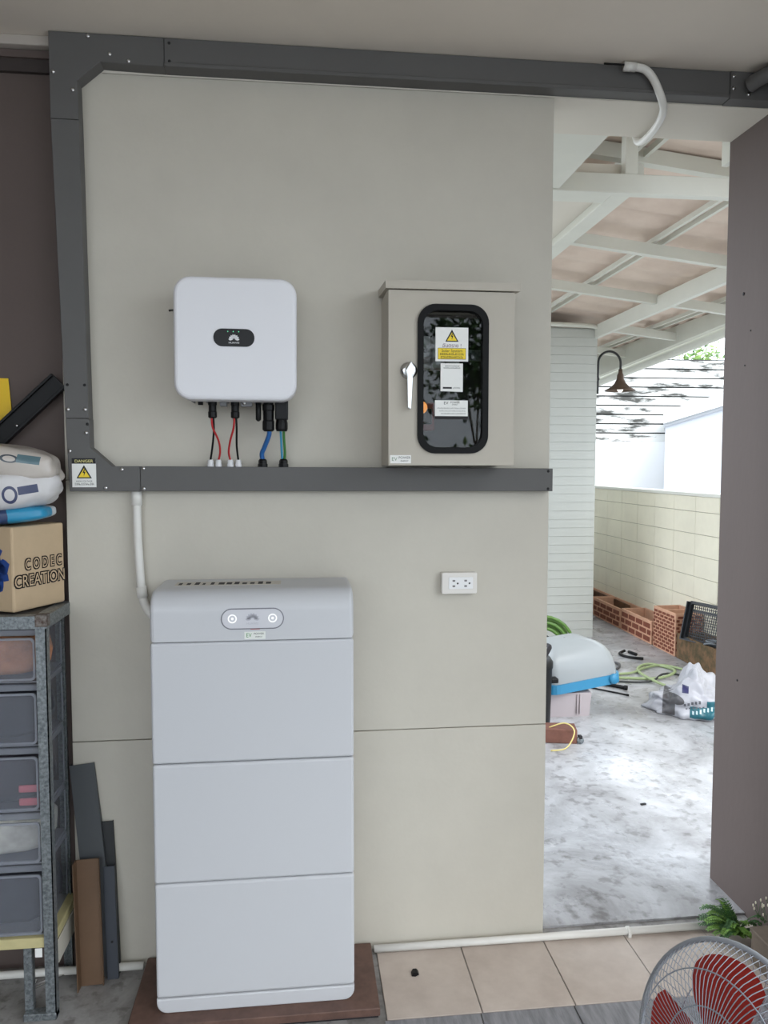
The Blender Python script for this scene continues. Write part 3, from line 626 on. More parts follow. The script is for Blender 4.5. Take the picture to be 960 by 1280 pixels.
def plastic(name, col, a):
    m = bpy.data.materials.new(name); m.use_nodes = True; N = m.node_tree.nodes; L = m.node_tree.links; b = N['Principled BSDF']
    b.inputs['Base Color'].default_value = (*lin(col), 1); b.inputs['Roughness'].default_value = .3
    t_ = N.new('ShaderNodeBsdfTransparent'); x = N.new('ShaderNodeMixShader'); x.inputs[0].default_value = a
    L.new(t_.outputs[0], x.inputs[1]); L.new(b.outputs[0], x.inputs[2]); L.new(x.outputs[0], N['Material Output'].inputs[0]); return m
M_clear = plastic('clear_plastic', (150, 154, 164), .2); M_frost = plastic('frosted_plastic', (160, 164, 174), .5)
dz = [(1.022, 1.182, 'topmost clear plastic drawer holding something orange', (186, 128, 92)), (.832, 1.018, 'second clear plastic drawer from the top with dark contents', (44, 46, 54)), (.634, .828, 'third clear plastic drawer with pink and dark contents', (52, 48, 56)),
      (.474, .630, 'fourth clear plastic drawer with white papers', (200, 198, 190)), (.254, .470, 'lowest clear plastic drawer on the pale shelf board', (40, 42, 50))]
for i, (z0, z1, lab, col) in enumerate(dz):
    h = z1-z0; o = thing('storage_box', lab, 'storage box', (-1.86, -.1, z0), 0, 'stacked plastic drawers on the shelf')
    hw = .255; y0, y1 = -.105, .11
    s = MB(); s.box((-hw, y0, 0), (hw, y1, .004), M_frost); s.box((-hw, y0, h-.022), (hw, y1, h-.002), M_frost, .003, 1); s.box((hw-.003, y0, .004), (hw, y1, h-.022), M_clear); s.box((-hw, y0, .004), (-hw+.003, y1, h-.022), M_clear)
    for yy in (y0, y1-.012): s.box((hw-.001, yy, .004), (hw+.003, yy+.012, h-.022), M_frost, .001, 1)
    s.build('case', o)
    f = MB().box((-hw+.008, y0-.006, .01), (hw-.008, y0-.002, h-.028), M_clear).build('drawer_front', o)
    s = MB(); ring(s, rrect(-hw+.006, .008, hw-.006, h-.026, .012, 3), rrect(-hw+.012, .014, hw-.012, h-.032, .01, 3), y0-.010, y0-.004, M_frost); s.build('front_rim', f)
    MB().box((-.08, y0-.022, h-.055), (.08, y0-.008, h-.042), M_frost, .003).build('handle', f)
    c = MB(); blob(c, (0, 0, h*.40), (.236, .088, h*.39), mat('contents_%d' % i, col, .8, var=.25, vscale=14), (.45, .45), 32, 16, .06, 14, i, .0); 
    ob = c.build('folded_cloth', None, (-1.845, -.095, z0+.006)); tag(ob, ['orange brown cloth inside the topmost clear drawer', 'dark bundle inside the second clear drawer', 'dark bundle behind pink pieces in the third clear drawer', 'pale papers inside the fourth clear drawer', 'dark blue bundle inside the lowest clear drawer'][i], 'contents')
for k, z in enumerate((.66, .70)):
    tag(MB().box((-.03, -.006, -.011), (.03, .0, .011), mat('pink_plastic', (214, 110, 124), .5), .004).build('pink_case', None, (-1.644, -.193, z)), ['lower pink piece inside the third clear drawer', 'upper pink piece inside the third clear drawer'][k], 'case')
# cardboard carton on the shelf
ct = thing('cardboard_carton', 'tan cardboard carton with outlined lettering and blue pattern', 'box', (-1.672, -.195, 1.2265), math.radians(64))
M_card = mat('cardboard', (196, 172, 140), .75, var=.04, vscale=10)
L_ = .205; Wd = .30; H = .252      # local x runs back along the lettered side, local +y is to the left
MB().box((0, 0, 0), (L_, Wd, H), M_card, .006, 2).build('body', ct)
s = MB(); y = -.0012
M_ct = mat('letter_outline', (42, 38, 36), .7)
def outline_text(txt, size, x, z, sx, tilt=0):
    for dx in (-.07, 0, .07):
        for dz_ in (-.07, 0, .07):
            if dx or dz_: s.text(txt, size, x+dx*size, y, z+dz_*size, M_ct, sx=sx)
    s.text(txt, size, x, y-.0006, z, M_card, sx=sx)
outline_text('C O D E C', .046, .118, .135, .70); outline_text('CREATION', .05, .104, .087, .82)
s.build('lettering', ct)['label'] = 'outlined lettering on the side of the carton'
s = MB(); M_bl = mat('blue_print', (36, 70, 140), .6)
rr = random.Random(5)
for k in range(60):
    cy, cz = rr.uniform(.03, Wd-.03), rr.uniform(.03, H-.03); n = 9; P = [(cy+.024*rr.uniform(.5, 1.1)*math.cos(2*PI*j/n), cz+.024*rr.uniform(.5, 1.1)*math.sin(2*PI*j/n)) for j in range(n)]
    s.add([(-.001, a, min(max(b, .006), H-.006)) for a, b in P], [tuple(range(n))], M_bl)
s.build('blue_pattern', ct)
# bags on top of the carton
def bag(name, label, loc, rad, m, rot=(0, 0, 0), seed=1, amp=.125):
    s = MB(); blob(s, (0, 0, 0), rad, m, (.55, .6), 56, 32, amp, 9, seed, None, None, .9); o = s.build(name, None, loc, rot); return tag(o, label, 'bag', 'plastic bags on the carton')
NV = (58, 66, 100)
bag('plastic_bag', 'small blue and white printed bag pinched under the white bags', (-1.749, -.11, 1.503), (.168, .08, .024), print_mat('blue_bag_print', (196, 202, 206), [('box', (.10, -.05, .0), (.075, .06, .05), (40, 140, 180)), ('ellipse', (.04, -.07, .0), (.025, .06, .03), (40, 60, 100))]), (0, math.radians(-6), 0), 3, .06)
bag('plastic_bag', 'white plastic bag with dark blue print, lower of the two on the carton', (-1.749, -.11, 1.571), (.186, .083, .058), print_mat('white_bag_print', (206, 204, 204), [('ring', (.075, -.08, -.012), (.022, .06, .026), NV), ('box', (.125, -.08, -.005), (.026, .06, .012), NV)]), (0, math.radians(-10), 0), 5)
bag('plastic_bag', 'greyish clear bag, topmost of the stack on the carton', (-1.749, -.11, 1.672), (.190, .083, .052), print_mat('clear_bag_print', (190, 182, 174), [('ring', (.075, -.08, .016), (.026, .07, .012), (70, 78, 86)), ('box', (.125, -.07, .02), (.03, .08, .012), (90, 116, 124))], .25), (0, math.radians(8), 0), 9)
# black channel leaning, yellow sheet
ch = thing('metal_channel', 'black metal channel leaning diagonally behind the bags', 'channel', (-1.78, .0, 1.735))
a = math.atan2(.19, .20); Mc = Matrix.Rotation(-a, 4, 'Y')
MB().box((-.25, -.012, -.030), (.27, .0, .030), M_black, M=Mc).build('web', ch); MB().box((-.25, -.022, .022), (.27, -.012, .030), M_black, .001, 1, M=Mc).build('flange', ch); MB().box((-.25, -.022, -.030), (.27, -.012, -.022), M_black, .001, 1, M=Mc).build('flange', ch)
MB().lathe([(0, .003), (.004, .003), (.004, 0)], M_steel, 8, Matrix.Rotation(PI/2, 4, 'X')).build('rivet', ch, (.07, -.022, .045))
tag(MB().prism([(-.3, 0), (-.005, 0), (.0, .0), (-.012, .16), (-.3, .17)], -.003, 0, mat('yellow_plastic', (226, 186, 20), .5), bev=.001, seg=1).build('yellow_sheet', None, (-1.735, .024, 1.77)), 'yellow plastic sheet on the wall at the left edge', 'sheet')
# trunking offcuts leaning at the wall
def lean(name, label, base, top, wdt, dep, m, holes=(), tab=False):
    b0, t0 = Vector(base), Vector(top); L0 = (t0-b0).length; ax = (t0-b0).normalized(); sx = Vector((1, 0, 0)); sx = (sx-ax*sx.dot(ax)).normalized(); sy = ax.cross(sx)
    M = Matrix((sx, sy, ax)).transposed().to_4x4(); M.translation = b0
    o = bpy.data.objects.new(name, None); C.objects.link(o); o.matrix_world = M; tag(o, label, 'offcut', 'trunking offcuts leaning on the wall')
    MB().box((0, 0, 0), (wdt, .003, L0), m, .0008, 1).build('web', o)
    MB().box((0, -dep if dep > 0 else .003, 0), (.003, 0 if dep > 0 else .003-dep, L0), m, .0008, 1).build('flange', o)
    MB().box((wdt-.003, -dep*.25 if dep > 0 else .003, 0), (wdt, 0 if dep > 0 else .003-dep, L0), m, .0008, 1).build('flange', o)
    for x, z in holes: MB().lathe([(0, .0008), (.004, .0008), (.004, 0)], M_ink, 8, Matrix.Rotation(PI/2, 4, 'X')).build('screw_hole', o, (x, -.0002, z))
    return o
lean('trunking_offcut', 'tall dark grey trunking offcut leaning on the wall by the shelf', (-1.515, -.05, .0), (-1.585, -.008, .69), .078, -.02, mat('dark_grey_trunking', (74, 77, 80), .45), (), True)
lean('trunking_offcut', 'narrow black trunking offcut with a white tag by the wall', (-1.478, -.032, .0), (-1.497, -.008, .50), .045, -.012, mat('black_trunking', (44, 46, 48), .45), ((.03, .11),))
lean('trunking_offcut', 'brown angle offcut standing in front of the grey ones', (-1.545, -.085, .0), (-1.560, -.055, .400), .074, .035, mat('brown_trunking', (104, 80, 60), .5, var=.1, vscale=5))
lean('trunking_offcut', 'slim dark grey strip behind the brown angle offcut', (-1.468, -.062, .0), (-1.482, -.03, .36), .036, -.01, mat('slate_trunking', (62, 66, 74), .45), ((.02, .12),))
o = thing('floor_bracket', 'small loose metal strip on the floor under the shelf', 'metal strip', (-1.66, -.06, 0)); MB().box((-.06, -.008, .004), (.06, .008, .01), M_steel, .001, 1, Matrix.Rotation(.5, 4, 'Z') @ Matrix.Rotation(-.12, 4, 'Y')).box((-.05, -.02, 0), (-.03, .02, .006), M_steel, .001, 1).build('strip', o)

# ================================================================== PASSAGE: planters
M_ter = mat('terracotta', (204, 158, 130), .8, var=.1, vscale=12); M_terd = mat('terracotta_brick', (122, 66, 48), .85, var=.15, vscale=20); M_moss = mat('mossy_terracotta', (122, 92, 66), .9, col2=(72, 66, 44), vscale=14); M_earth = mat('potting_soil', (70, 50, 38), .95, bump=.5, bscale=60)
def planter(label, y0, y1, h, m, mb, rows, cols, x0=2.335, x1=2.585, divider=False, taper=0, inside=M_terd):
    o = thing('planter_box', label, 'planter', (x0, (y0+y1)/2, .02), 0, 'planter boxes along the block wall'); hy = (y1-y0)/2; w_ = x1-x0; t = .018
    s = MB()
    def slab(a, b, e, f): s.box((a, b, 0), (e, f, h), m, .003, 1)
    slab(0, -hy, t, hy); slab(w_-t, -hy, w_, hy); slab(t, -hy, w_-t, -hy+t); slab(t, hy-t, w_-t, hy); s.box((t, -hy+t, 0), (w_-t, hy-t, .02), m)
    if divider: s.box((t, -.012, .02), (w_-t, .012, h), m, .003, 1)
    s.build('body', o)
    MB().box((t, -hy+t, .02), (w_-t, hy-t, h*.55), M_earth).build('soil', o)
    rh = (h-.03)/rows
    if mb:
        for side in (0, 1):
            ln = 2*hy if side == 0 else w_
            for i in range(rows):
                n_ = cols if side == 0 else max(1, round(cols*w_/(2*hy)))
                bw = (ln-.02)/n_; off = (i % 2)*bw*.5
                for k in range(n_+1):
                    a = max(.01, .01+k*bw-off+.008+bw*.05); b = min(ln-.01, .01+(k+1)*bw-off-.008-bw*.05)
                    if b-a < .012: continue
                    z0 = .012+i*rh
                    if side == 0: MB().box((-.006, hy-b, z0+rh*.1+.002), (.002, hy-a, z0+rh*.82), mb).build('brick', o)
                    else: MB().box((a, -hy-.006, z0+rh*.1+.002), (b, -hy+.002, z0+rh*.82), mb).build('brick', o)
    return o
planter('brick-patterned terracotta planter half hidden by the siding corner', 5.43, 6.05, .20, M_ter, M_terd, 3, 4)
planter('brick-patterned terracotta planter, second along the wall from the siding', 4.72, 5.40, .20, M_ter, M_terd, 3, 4)
planter('brick-patterned terracotta planter just beyond the tall one', 4.04, 4.69, .215, M_ter, M_terd, 3, 4)
planter('tall brick-patterned planter with two compartments', 3.60, 4.0, .37, M_ter, M_terd, 11, 5, 2.335, 2.585, True)
planter('low mossy planter nearest the mauve wall', 2.85, 3.57, .215, M_moss, None, 3, 4)
# black perforated crate leaning on the mossy planter
ck = thing('plastic_crate', 'black perforated plastic crate tilted against the wall in the mossy planter', 'crate', (2.40, 3.25, .205))
M_cr = mat('black_crate_plastic', (34, 36, 40), .45)
Mk = Matrix.Rotation(math.radians(14), 4, 'Y') @ Matrix.Rotation(math.radians(-14), 4, 'X')
s = MB(); ring(s, rrect(-.2, 0, .2, .33, .03, 4), rrect(-.175, .022, .175, .308, .02, 4), -.03, .0, M_cr)
ck.rotation_euler = (math.radians(-14), math.radians(0), math.radians(-70)); s.build('rim', ck)
s = MB()
for k in range(18):
    x = -.17+.34*k/17; s.box((x-.003, -.004, .02), (x+.003, .0, .31), M_cr)
for k in range(14):
    z = .025+.28*k/13; s.box((-.175, -.004, z-.003), (.175, .0, z+.003), M_cr)
s.box((-.175, -.006, .245), (.175, .001, .262), M_cr); o_ = s.build('mesh_base', ck, (0, .0, 0)); o_['kind'] = 'stuff'
s = MB(); 
for x0, x1 in ((-.2, -.19), (.19, .2)): s.box((x0, -.06, .01), (x1, -.028, .32), M_cr)
s.box((-.2, -.06, 0), (.2, -.028, .01), M_cr); s.build('side_wall', ck)
tag(MB().tube([(.055*math.cos(a/12*2*PI), .055*math.sin(a/12*2*PI)*.8, .03+.01*math.sin(a)) for a in range(12)], .008, mat('grey_hose', (110, 116, 122), .4), 6, True).tube([(.04*math.cos(a/12*2*PI), .045*math.sin(a/12*2*PI)*.8, .05) for a in range(12)], .007, mat('grey_hose', (110, 116, 122), .4), 6, True).build('coiled_tube', None, (2.39, 3.12, .215)), 'grey coiled tube lying in front of the black crate', 'tube')
o = thing('pink_bottle', 'dusky pink bottle beside the black crate at the wall edge', 'bottle', (2.43, 2.97, .14)); MB().lathe([(0, 0), (.035, 0), (.04, .02), (.036, .12), (.02, .17), (.014, .19)], mat('dusky_pink', (150, 88, 100), .4), 16).build('body', o); MB().lathe([(.016, .19), (.016, .215), (0, .215)], M_paper, 12).build('cap', o)
# white printed sack on the passage floor
TX = (90, 90, 96)
M_sack = print_mat('sack_print', (172, 172, 178), [('box', (-.13, -.1, .07), (.04, .3, .06), (84, 82, 84)), ('ellipse', (-.085, -.1, .115), (.055, .3, .03), (84, 82, 84)), ('box', (.07, -.2, .05), (.07, .14, .035), (34, 96, 108)), ('box', (.16, -.2, .085), (.06, .16, .045), (34, 96, 108)), ('box', (-.03, -.1, .185), (.02, .3, .02), (50, 50, 90))]
                  + [('box', (-.03+.022*k, -.1, .095+.006*k), (.007, .3, .010), TX) for k in range(5)] + [('box', (-.02+.02*k, -.1, .068+.004*k), (.006, .3, .004), TX) for k in range(6)]
                  + [('box', (.02+.022*k, -.2, .048+.007*k), (.005, .12, .010), (190, 206, 208)) for k in range(8)], .32, .04, .5, 12)
s = MB()
nu, nv = 90, 46; vs = []; fs = []
for i in range(nv+1):
    v = PI/2*i/nv
    for j in range(nu):
        q = 2*PI*j/nu; cx_, sy_ = math.cos(q)*math.cos(v)**.7, math.sin(q)*math.cos(v)**.7
        p = Vector((cx_*.26, sy_*.19, 0)); hgt = .17*math.sin(v)**.8*(1+.25*math.sin(p.x*16+1))
        hgt += .085*math.exp(-((p.x-.02)**2/.012+(p.y-.05)**2/.02))*math.sin(v)          # gathered mouth of the sack
        k = noise.noise(Vector((p.x*9+3, p.y*9, hgt*9)))*.09+noise.noise(Vector((p.x*22, p.y*22+5, hgt*20)))*.045+.09*abs(noise.noise(Vector((p.x*14+p.y*9, p.y*6, hgt*12))))
        rim = math.cos(v)
        p = Vector((p.x*(1+k*2.2*(.4+rim)), p.y*(1+k*2.2*(.4+rim)), max(0.001, hgt*(1+k*2.0)+.0)))
        vs.append(p)
for i in range(nv):
    for j in range(nu): fs.append((i*nu+j, i*nu+(j+1) % nu, (i+1)*nu+(j+1) % nu, (i+1)*nu+j))
fs.append(tuple(range(nu))[::-1])
s.add(vs, fs, M_sack, True)
sk = s.build('feed_sack', None, (1.735, 2.22, .02), (0, 0, math.radians(-29))); tag(sk, 'crumpled white plastic sack with teal print on the passage floor', 'sack')
# hoses and rods
def hose(label, pts, q, m, name='garden_hose'):
    pts = smooth_path(pts, 5); b = pts[0].copy(); o = MB().tube([p-b for p in pts], q, m, 8).build(name, None, b); return tag(o, label, 'hose')
M_hg = mat('pale_green_hose', (150, 164, 120), .5); M_hk = mat('dark_hose', (44, 46, 46), .5); z = .034
hose('pale green garden hose looped on the floor behind the sack', [(1.40, 3.02, z), (1.62, 2.98, z), (1.85, 2.94, z), (2.02, 3.0, z+.02), (2.1, 3.2, z), (1.98, 3.35, z), (1.82, 3.2, z), (1.78, 2.9, z+.012), (1.86, 2.66, z), (1.98, 2.6, z)], .011, M_hg)
hose('second pale green hose run beside the looped hose', [(1.42, 3.12, z), (1.7, 3.10, z), (1.9, 3.24, z), (2.08, 3.30, z), (2.2, 3.12, z), (2.28, 2.9, z)], .010, M_hg)
hose('thin dark hose bent into a narrow loop near the white tub', [(1.38, 3.44, z), (1.62, 3.50, z), (1.74, 3.38, z), (1.62, 3.20, z), (1.40, 3.22, z)], .011, mat('grey_black_hose', (72, 72, 74), .5))
hose('dark cable trailing along the green hoses', [(1.42, 2.93, z), (1.75, 2.86, z), (1.98, 3.02, z+.012), (2.25, 2.78, z)], .008, M_hk)
def rod(label, a, b, q, name='black_rod'):
    a, b = Vector(a), Vector(b); o = MB().tube([Vector((0, 0, 0)), b-a], q, M_black, 8).tube([(b-a)*.94, b-a], q*1.35, M_black, 8).build(name, None, a); tag(o, label, 'rod')
rod('thick black rod lying on the floor right of the white tub', (1.28, 2.95, .036), (1.52, 2.72, .036), .014)
rod('thin black rod lying just below the thick rod', (1.26, 2.80, .027), (1.47, 2.58, .027), .006)
s = MB().tube(smooth_path([(0, 0, 0), (-.10, .06, .0), (-.13, .18, 0), (-.06, .24, .01)]), .012, M_black, 8).tube([(.0, .14, 0), (-.02, .24, 0)], .014, M_black, 8); tag(s.build('hose_nozzle', None, (2.02, 3.52, .034)), 'black hook-shaped hose nozzle on the floor by the planters', 'nozzle')
# white tub, translucent lid with blue band
tb_ = thing('storage_tub', 'white plastic tub under the translucent cover', 'tub', (.84, 2.33, .02))
M_tub = mat('offwhite_tub', (176, 166, 168), .45)
s = MB(); s.add([(-.22, -.13, 0), (.19, -.13, 0), (.19, .15, 0), (-.22, .15, 0), (-.23, -.14, .16), (.2, -.14, .16), (.2, .16, .16), (-.23, .16, .16)], [(0, 3, 2, 1), (4, 5, 6, 7), (0, 1, 5, 4), (1, 2, 6, 5), (2, 3, 7, 6), (3, 0, 4, 7)], M_tub); s.build('body', tb_)
for x in (.10, .12): MB().box((x, -.146, .02), (x+.006, -.134, .15), M_tub, .001, 1).build('rib', tb_)
cv = thing('translucent_cover', 'translucent domed cover with bright blue rim lying tilted on the tub', 'cover', (.955, 2.40, .240), math.radians(18))
M_dome = plastic('milky_plastic', (158, 162, 163), .9); M_bb = mat('bright_blue_plastic', (46, 128, 168), .4)
s = MB(); n = 12; vs = []; fs = []; prof = []
for k in range(n+1):
    t = k/n; prof.append((math.cos(t*PI/2)**.6, math.sin(t*PI/2)**.8))
def rl(a, b): return [(x, z) for x, z in rrect(-a, -b, a, b, min(a, b)*.35, 5)]
for i, (sc, hh) in enumerate(prof):
    L0 = rl(.275*max(sc, .02), .215*max(sc, .02))
    for x, y in L0: vs.append((x*.98-.015*hh, y, .02+.24*hh))
m_ = len(rl(1, 1))
for i in range(n):
    for j in range(m_): fs.append((i*m_+j, i*m_+(j+1) % m_, (i+1)*m_+(j+1) % m_, (i+1)*m_+j))
s.add(vs, fs, M_dome, True); s.build('dome', cv)
s = MB(); o1 = rl(.285, .225); vs = [(x, y, -.035) for x, y in o1]+[(x*.995, y*.995, .025) for x, y in o1]; fs = [tuple(range(m_))[::-1], tuple(range(m_, 2*m_))]+[(j, (j+1) % m_, m_+(j+1) % m_, m_+j) for j in range(m_)]
s.add(vs, fs, M_bb); s.build('rim', cv)
MB().lathe([(0, .02), (.03, .02), (.034, .012), (.034, 0)], M_bb, 20, Matrix.Translation((.2, -.224, .0)) @ Matrix.Rotation(PI/2, 4, 'X')).build('clip', cv)
cv.rotation_euler = (0, math.radians(-4), math.radians(14))
# dark bin, hose reel, brick, bits
bn = thing('vacuum_drum', 'black drum with handle peeking out beside the white tub', 'drum', (.58, 2.04, .02))
MB().lathe([(0, 0), (.12, 0), (.125, .02), (.135, .38), (.14, .39), (.14, .42), (.12, .45), (0, .46)], M_black, 28).build('drum', bn)
MB().tube(smooth_path([(.06, -.06, .44), (.10, -.05, .50), (.12, 0, .51), (.10, .05, .50), (.06, .06, .44)]), .014, M_dark, 8).build('top_handle', bn)
MB().box((.125, -.03, .28), (.175, .03, .31), M_black, .006).build('latch', bn)
hr = thing('hose_reel', 'bright green coiled hose standing behind the translucent cover', 'hose', (.97, 3.0, .02)); M_lime = mat('lime_green_hose', (88, 124, 52), .4)
for k in range(5):
    q = .24-.022*k; MB().tube([(q*math.cos(2*PI*j/24), .03*((k % 2)-.5), .26+q*math.sin(2*PI*j/24)) for j in range(24)], .013, M_lime, 8, True).build('hose_turn', hr)
MB().lathe([(0, -.04), (.10, -.04), (.10, .04), (0, .04)], M_dark, 20, Matrix.Translation((0, 0, .26)) @ Matrix.Rotation(PI/2, 4, 'X')).build('hub', hr)
MB().box((-.09, -.06, 0), (.09, .06, .02), M_dark, .003).build('foot', hr)
rd_ = thing('broom_handle', 'grey stick leaning behind the black drum', 'stick', (.87, 2.76, .02)); MB().tube([(0, 0, 0), (.02, .05, .62)], .012, mat('grey_stick', (150, 152, 150), .4), 8).build('stick', rd_)
bk = thing('brick', 'reddish brown brick on the floor by the wall corner', 'brick', (.70, 1.80, .02), math.radians(-12)); MB().box((-.11, -.06, 0), (.085, .06, .085), mat('red_brown_brick', (112, 74, 62), .8, var=.15, vscale=20), .005, 2).build('block', bk)
tag(MB().tube(smooth_path([(-.08, .05, .0), (.02, .0, .05), (.06, -.06, .02), (.0, -.10, -.06), (-.1, -.12, -.065)]), .004, mat('yellow_string', (206, 190, 120), .6), 6).build('string_loop', None, (.68, 1.75, .09)), 'thin yellow cord looped over the brown brick', 'cord')
kn = thing('trolley_castor', 'small grey caster lying beside the brick', 'caster', (.79, 1.73, .02)); MB().lathe([(0, -.012), (.02, -.012), (.022, 0), (.02, .012), (0, .012)], M_galv, 14, Matrix.Translation((0, 0, .022)) @ Matrix.Rotation(PI/2, 4, 'X')).build('wheel', kn); MB().box((-.01, -.014, .03), (.01, .014, .05), M_dark, .002).build('fork', kn)
tag(MB().box((-.014, -.006, 0), (.014, .006, .006), M_black, .001, 1).build('dark_chip', None, (.80, .92, .02), (0, 0, .2)), 'small dark chip on the passage floor near the mauve wall', 'debris')
tag(MB().prism([(-.012, 0), (.0, -.002), (.012, .004), (.006, .012), (-.006, .012)], -.012, .008, M_black).build('dark_chip', None, (-.478, -.15, .0065)), 'small black lump on the beige tiles right of the battery', 'debris')
# gooseneck lamp
lp = thing('wall_lamp', 'black gooseneck wall lamp with bronze bell shade on the siding corner', 'lamp', (1.928, 4.50, 2.36)); M_iron = mat('black_iron', (22, 22, 23), .4); M_brz = mat('bronze_shade', (96, 78, 66), .45, metal=.4)
MB().box((0, -.02, -.02), (.035, .02, .16), M_iron, .002).build('wall_plate', lp)
P = [(.045, 0, -.03), (.045, 0, .12), (.047, 0, .25)]+[(.157-.11*math.cos(math.radians(a_)), 0, .26+.11*math.sin(math.radians(a_))) for a_ in range(15, 181, 15)]+[(.267, 0, .2)]
MB().tube(smooth_path(P, 3), .011, M_iron, 10).build('arm', lp)
MB().tube([(.0, 0, .11), (.055, 0, .11)], .016, M_iron, 10).build('collar', lp)
MB().lathe([(.0, .205), (.018, .205), (.02, .17), (.03, .15), (.034, .11), (.055, .07), (.09, .035), (.14, .008), (.142, 0), (.135, .004), (.085, .03), (.05, .065), (.028, .1)], M_brz, 32, Matrix.Translation((.267, 0, .0))).build('shade', lp)
b_ = MB(); blob(b_, (.267, 0, .035), (.032, .032, .05), mat('added_bulb_glow', (244, 240, 230), .3, emit=.4), (1, 1), 20, 12); b_.build('added_bulb', lp)  # added white glow under the shade, standing in for bright sky

# ================================================================== FAN, FERN, PLANTER CORNER
fn = thing('electric_fan', 'grey wire-guard electric fan with red blades in the right foreground', 'fan', (.055, -1.212, .0))
FC = Vector((-.07, -1.258, .569))-Vector((.055, -1.212, 0)); RF = .2
FN = Vector((-.887, -.329, .324)).normalized(); FE = Vector((0, 0, 1)).cross(FN).normalized()
tilt = Matrix((FE, FN.cross(FE), FN)).transposed().to_4x4(); tilt.translation = FC      # local z = the way the fan faces
M_grd = mat('grey_guard_wire', (150, 156, 164), .35, metal=.3); M_fr = mat('fan_red', (176, 44, 32), .4); M_fg = mat('fan_grey_plastic', (150, 154, 160), .4)
MB().tube([(RF*math.cos(2*PI*j/64), RF*math.sin(2*PI*j/64), 0) for j in range(64)], .0055, M_fg, 10, True, tilt).build('guard_rim', fn)
def guard(sgn, depth, n, r0, name):
    s = MB()
    for k in range(n):
        a = 2*PI*k/n; P = []
        for j in range(9):
            t = j/8; q = r0+(RF-r0)*t; zz_ = sgn*depth*(1-(max(0, (t-.55)/.45))**2.2); tw = .22*(1-t)
            P.append((q*math.cos(a+tw), q*math.sin(a+tw), zz_))
        s.tube(P, .0010, M_grd, 4, False, tilt, False)
    for q, tq in ((.09, 0), (.15, 0)): s.tube([(q*math.cos(2*PI*j/40), q*math.sin(2*PI*j/40), sgn*depth*.99) for j in range(40)], .0014, M_grd, 5, True, tilt)
    s.tube([(r0*math.cos(2*PI*j/30), r0*math.sin(2*PI*j/30), sgn*depth) for j in range(30)], .003, M_fg, 6, True, tilt)
    s.build(name, fn)
guard(1, .06, 96, .035, 'front_guard'); guard(-1, .05, 72, .05, 'rear_guard')
MB().lathe([(0, .06), (.026, .058), (.03, .052), (.03, .05), (0, .05)], M_fg, 24, tilt).build('badge_disc', fn)
MB().lathe([(0, .03), (.024, .026), (.028, -.01), (.0, -.012)], M_fr, 20, tilt).build('blade_hub', fn)
for k in range(4):
    a0 = math.radians(74+90*k); vs = []; fs = []; nu, nv = 12, 10
    for i in range(nu+1):
        t = i/nu; q = .025+.150*t
        for j in range(nv+1):
            v = j/nv; wa = math.radians(94-26*t)
            a = a0+v*wa; rc = 1-.10*max(0, t-.6)/.4*(abs(v-.5)*2)**4
            vs.append((q*rc*math.cos(a), q*rc*math.sin(a), .03*(.5-v)*(.4+.6*t)))
    for i in range(nu):
        for j in range(nv): p = i*(nv+1)+j; fs.append((p, p+1, p+nv+2, p+nv+1))
    nn_ = len(vs); vs2 = [(x, y, z-.002) for x, y, z in vs]; fs2 = [tuple(i+nn_ for i in f[::-1]) for f in fs]
    MB().add(vs+vs2, fs+fs2, M_fr, True, tilt).build('blade', fn)
MB().lathe([(0, -.155), (.03, -.15), (.045, -.13), (.05, -.06), (.05, -.056), (0, -.056)], M_fg, 24, tilt).build('motor_housing', fn)
MB().tube([FC-FN*.11, Vector((0, 0, .50)), Vector((0, 0, .02))], .014, M_fg, 12).build('neck', fn)
MB().lathe([(0, 0), (.17, 0), (.175, .008), (.16, .022), (.03, .034), (0, .036)], M_fg, 32, Matrix.Translation((0, .0, 0))).build('base', fn)
# fern
fe = thing('fern_plant', 'small green fern growing at the foot of the mauve wall', 'plant', (.675, -.075, .005))
M_f1 = mat('fern_green', (108, 146, 62), .6, var=.3, vscale=30); M_f2 = mat('fern_dark', (54, 92, 42), .6, var=.3, vscale=30)
rr = random.Random(11)
for k in range(64):
    a = rr.uniform(PI*.45, PI*1.6); Ln = rr.uniform(.06, .18); up = rr.uniform(.3, 1.15); s = MB(); m = M_f1 if rr.random() < .55 else M_f2; P = []
    for j in range(9):
        t = j/8; P.append(Vector((math.cos(a)*Ln*t*.8, math.sin(a)*Ln*t*.55, .01+Ln*up*.75*math.sin(t*1.9)*.75)))
    s.tube(P, .0012, m, 4)
    for j in range(1, 9):
        p = P[j]; tdir = (P[j]-P[j-1]).normalized(); sd = tdir.cross(Vector((0, 0, 1))).normalized(); ll = .028*(1-.75*j/9)
        for sg in (-1, 1):
            for q in (0, .5):
                b = p-tdir*q*Ln/9; e = b+sd*sg*ll+tdir*ll*.5; wv = tdir*.0045
                s.add([b-wv, e, b+wv, b+sd*sg*ll*.5+Vector((0, 0, .003))], [(0, 1, 3), (3, 1, 2)], m)
    s.build('frond', fe)
pc = thing('concrete_planter', 'brown concrete planter corner at the right edge behind the fan', 'planter', (.68, -.34, .006))
M_cp = mat('brown_concrete', (104, 92, 80), .8, var=.12, vscale=14, bump=.2, bscale=50)
MB().box((-.035, -.35, 0), (-.01, .13, .105), M_cp, .004).box((-.01, .105, 0), (.088, .13, .105), M_cp, .004).build('body', pc)
MB().box((-.04, -.35, .105), (.088, .135, .118), M_cp, .004).build('rim', pc)
wp = thing('white_sprig', 'tuft of whitish buds behind the brown planter corner', 'plant', (.725, -.175, .125))
s = MB(); rr = random.Random(2)
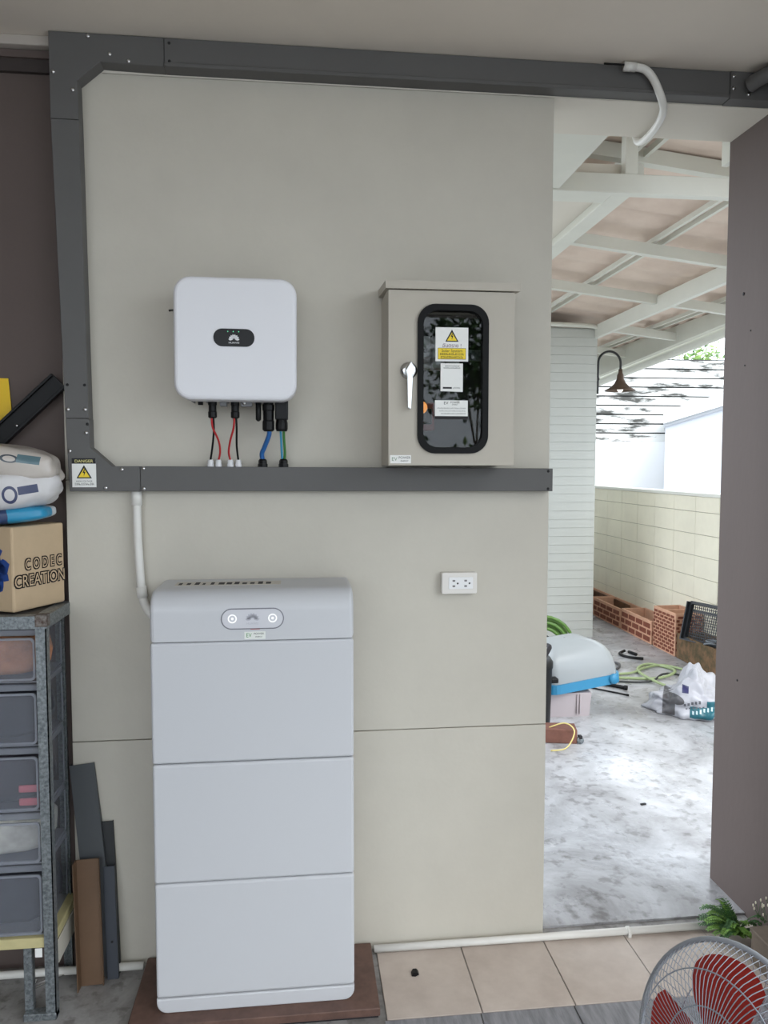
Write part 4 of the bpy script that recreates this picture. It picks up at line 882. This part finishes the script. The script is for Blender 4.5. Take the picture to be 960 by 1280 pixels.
for k in range(20):
    b = Vector((rr.uniform(-.035, .035), rr.uniform(-.02, .02), 0)); e = b+Vector((rr.uniform(-.02, .02), rr.uniform(-.02, .02), rr.uniform(.02, .055)))
    s.tube([b, e], .0009, M_f2, 4); blob(s, e, (.0028, .0028, .006), mat('bud_white', (220, 214, 190), .6), (1, 1), 6, 4)
s.build('buds', wp)

# ================================================================== FAR TREE AND GARDEN BEHIND THE VIEWER
def leafy(name, label, loc, rad, n, size, m1, m2, trunk_h=0, seed=1):
    o = thing(name, label, 'tree' if trunk_h else 'shrub', loc); rr = random.Random(seed); s = MB()
    for k in range(n):
        p = Vector((rr.gauss(0, .5)*rad[0], rr.gauss(0, .5)*rad[1], trunk_h+rad[2]+rr.gauss(0, .45)*rad[2])); a = Vector((rr.uniform(-1, 1), rr.uniform(-1, 1), rr.uniform(-.6, 1))).normalized(); b = a.orthogonal().normalized(); l = size*rr.uniform(.6, 1.3)
        s.add([p, p+a*l*.5+b*l*.25, p+a*l, p+a*l*.5-b*l*.25], [(0, 1, 2, 3)], m1 if rr.random() < .6 else m2)
    f = s.build('foliage', o); f['kind'] = 'stuff'
    t = MB()
    for k in range(5): t.tube([(0, 0, 0), (rr.uniform(-.1, .1)*rad[0], 0, trunk_h*.6+.1), (rr.uniform(-.6, .6)*rad[0], rr.uniform(-.4, .4)*rad[1], trunk_h+rad[2]*1.2)], [.03, .02, .008], mat('bark', (90, 76, 60), .8), 5)
    t.build('stems', o)
M_l1 = mat('leaf_light', (120, 150, 70), .6); M_l2 = mat('leaf_mid', (84, 120, 56), .6)
leafy('small_tree', 'sunlit green tree above the weathered wall far beyond the boundary', (7.9, 13.6, -.13), (.8, .6, .6), 420, .16, M_l1, M_l2, 3.4, 5)
leafy('garden_shrub', 'green shrub in the garden opposite the wall', (1.0, -6.2, -.13), (.6, .45, .95), 1800, .12, M_l1, M_l2, 0, 8)
leafy('reflection_tree', 'dark leafy tree added out of view for the reflection in the window', (1.6, -8.3, -.13), (.9, .6, .8), 1600, .13, M_l2, mat('leaf_dark', (40, 62, 34), .6), 2.5, 9)  # unseen, added to darken the upper reflection in the enclosure window
struct(MB().box((-6, -9.2, -.13), (8, -9.0, 1.9), mat('garden_wall_paint', (196, 198, 200), .7, var=.08, vscale=2)).build('wall_garden'))
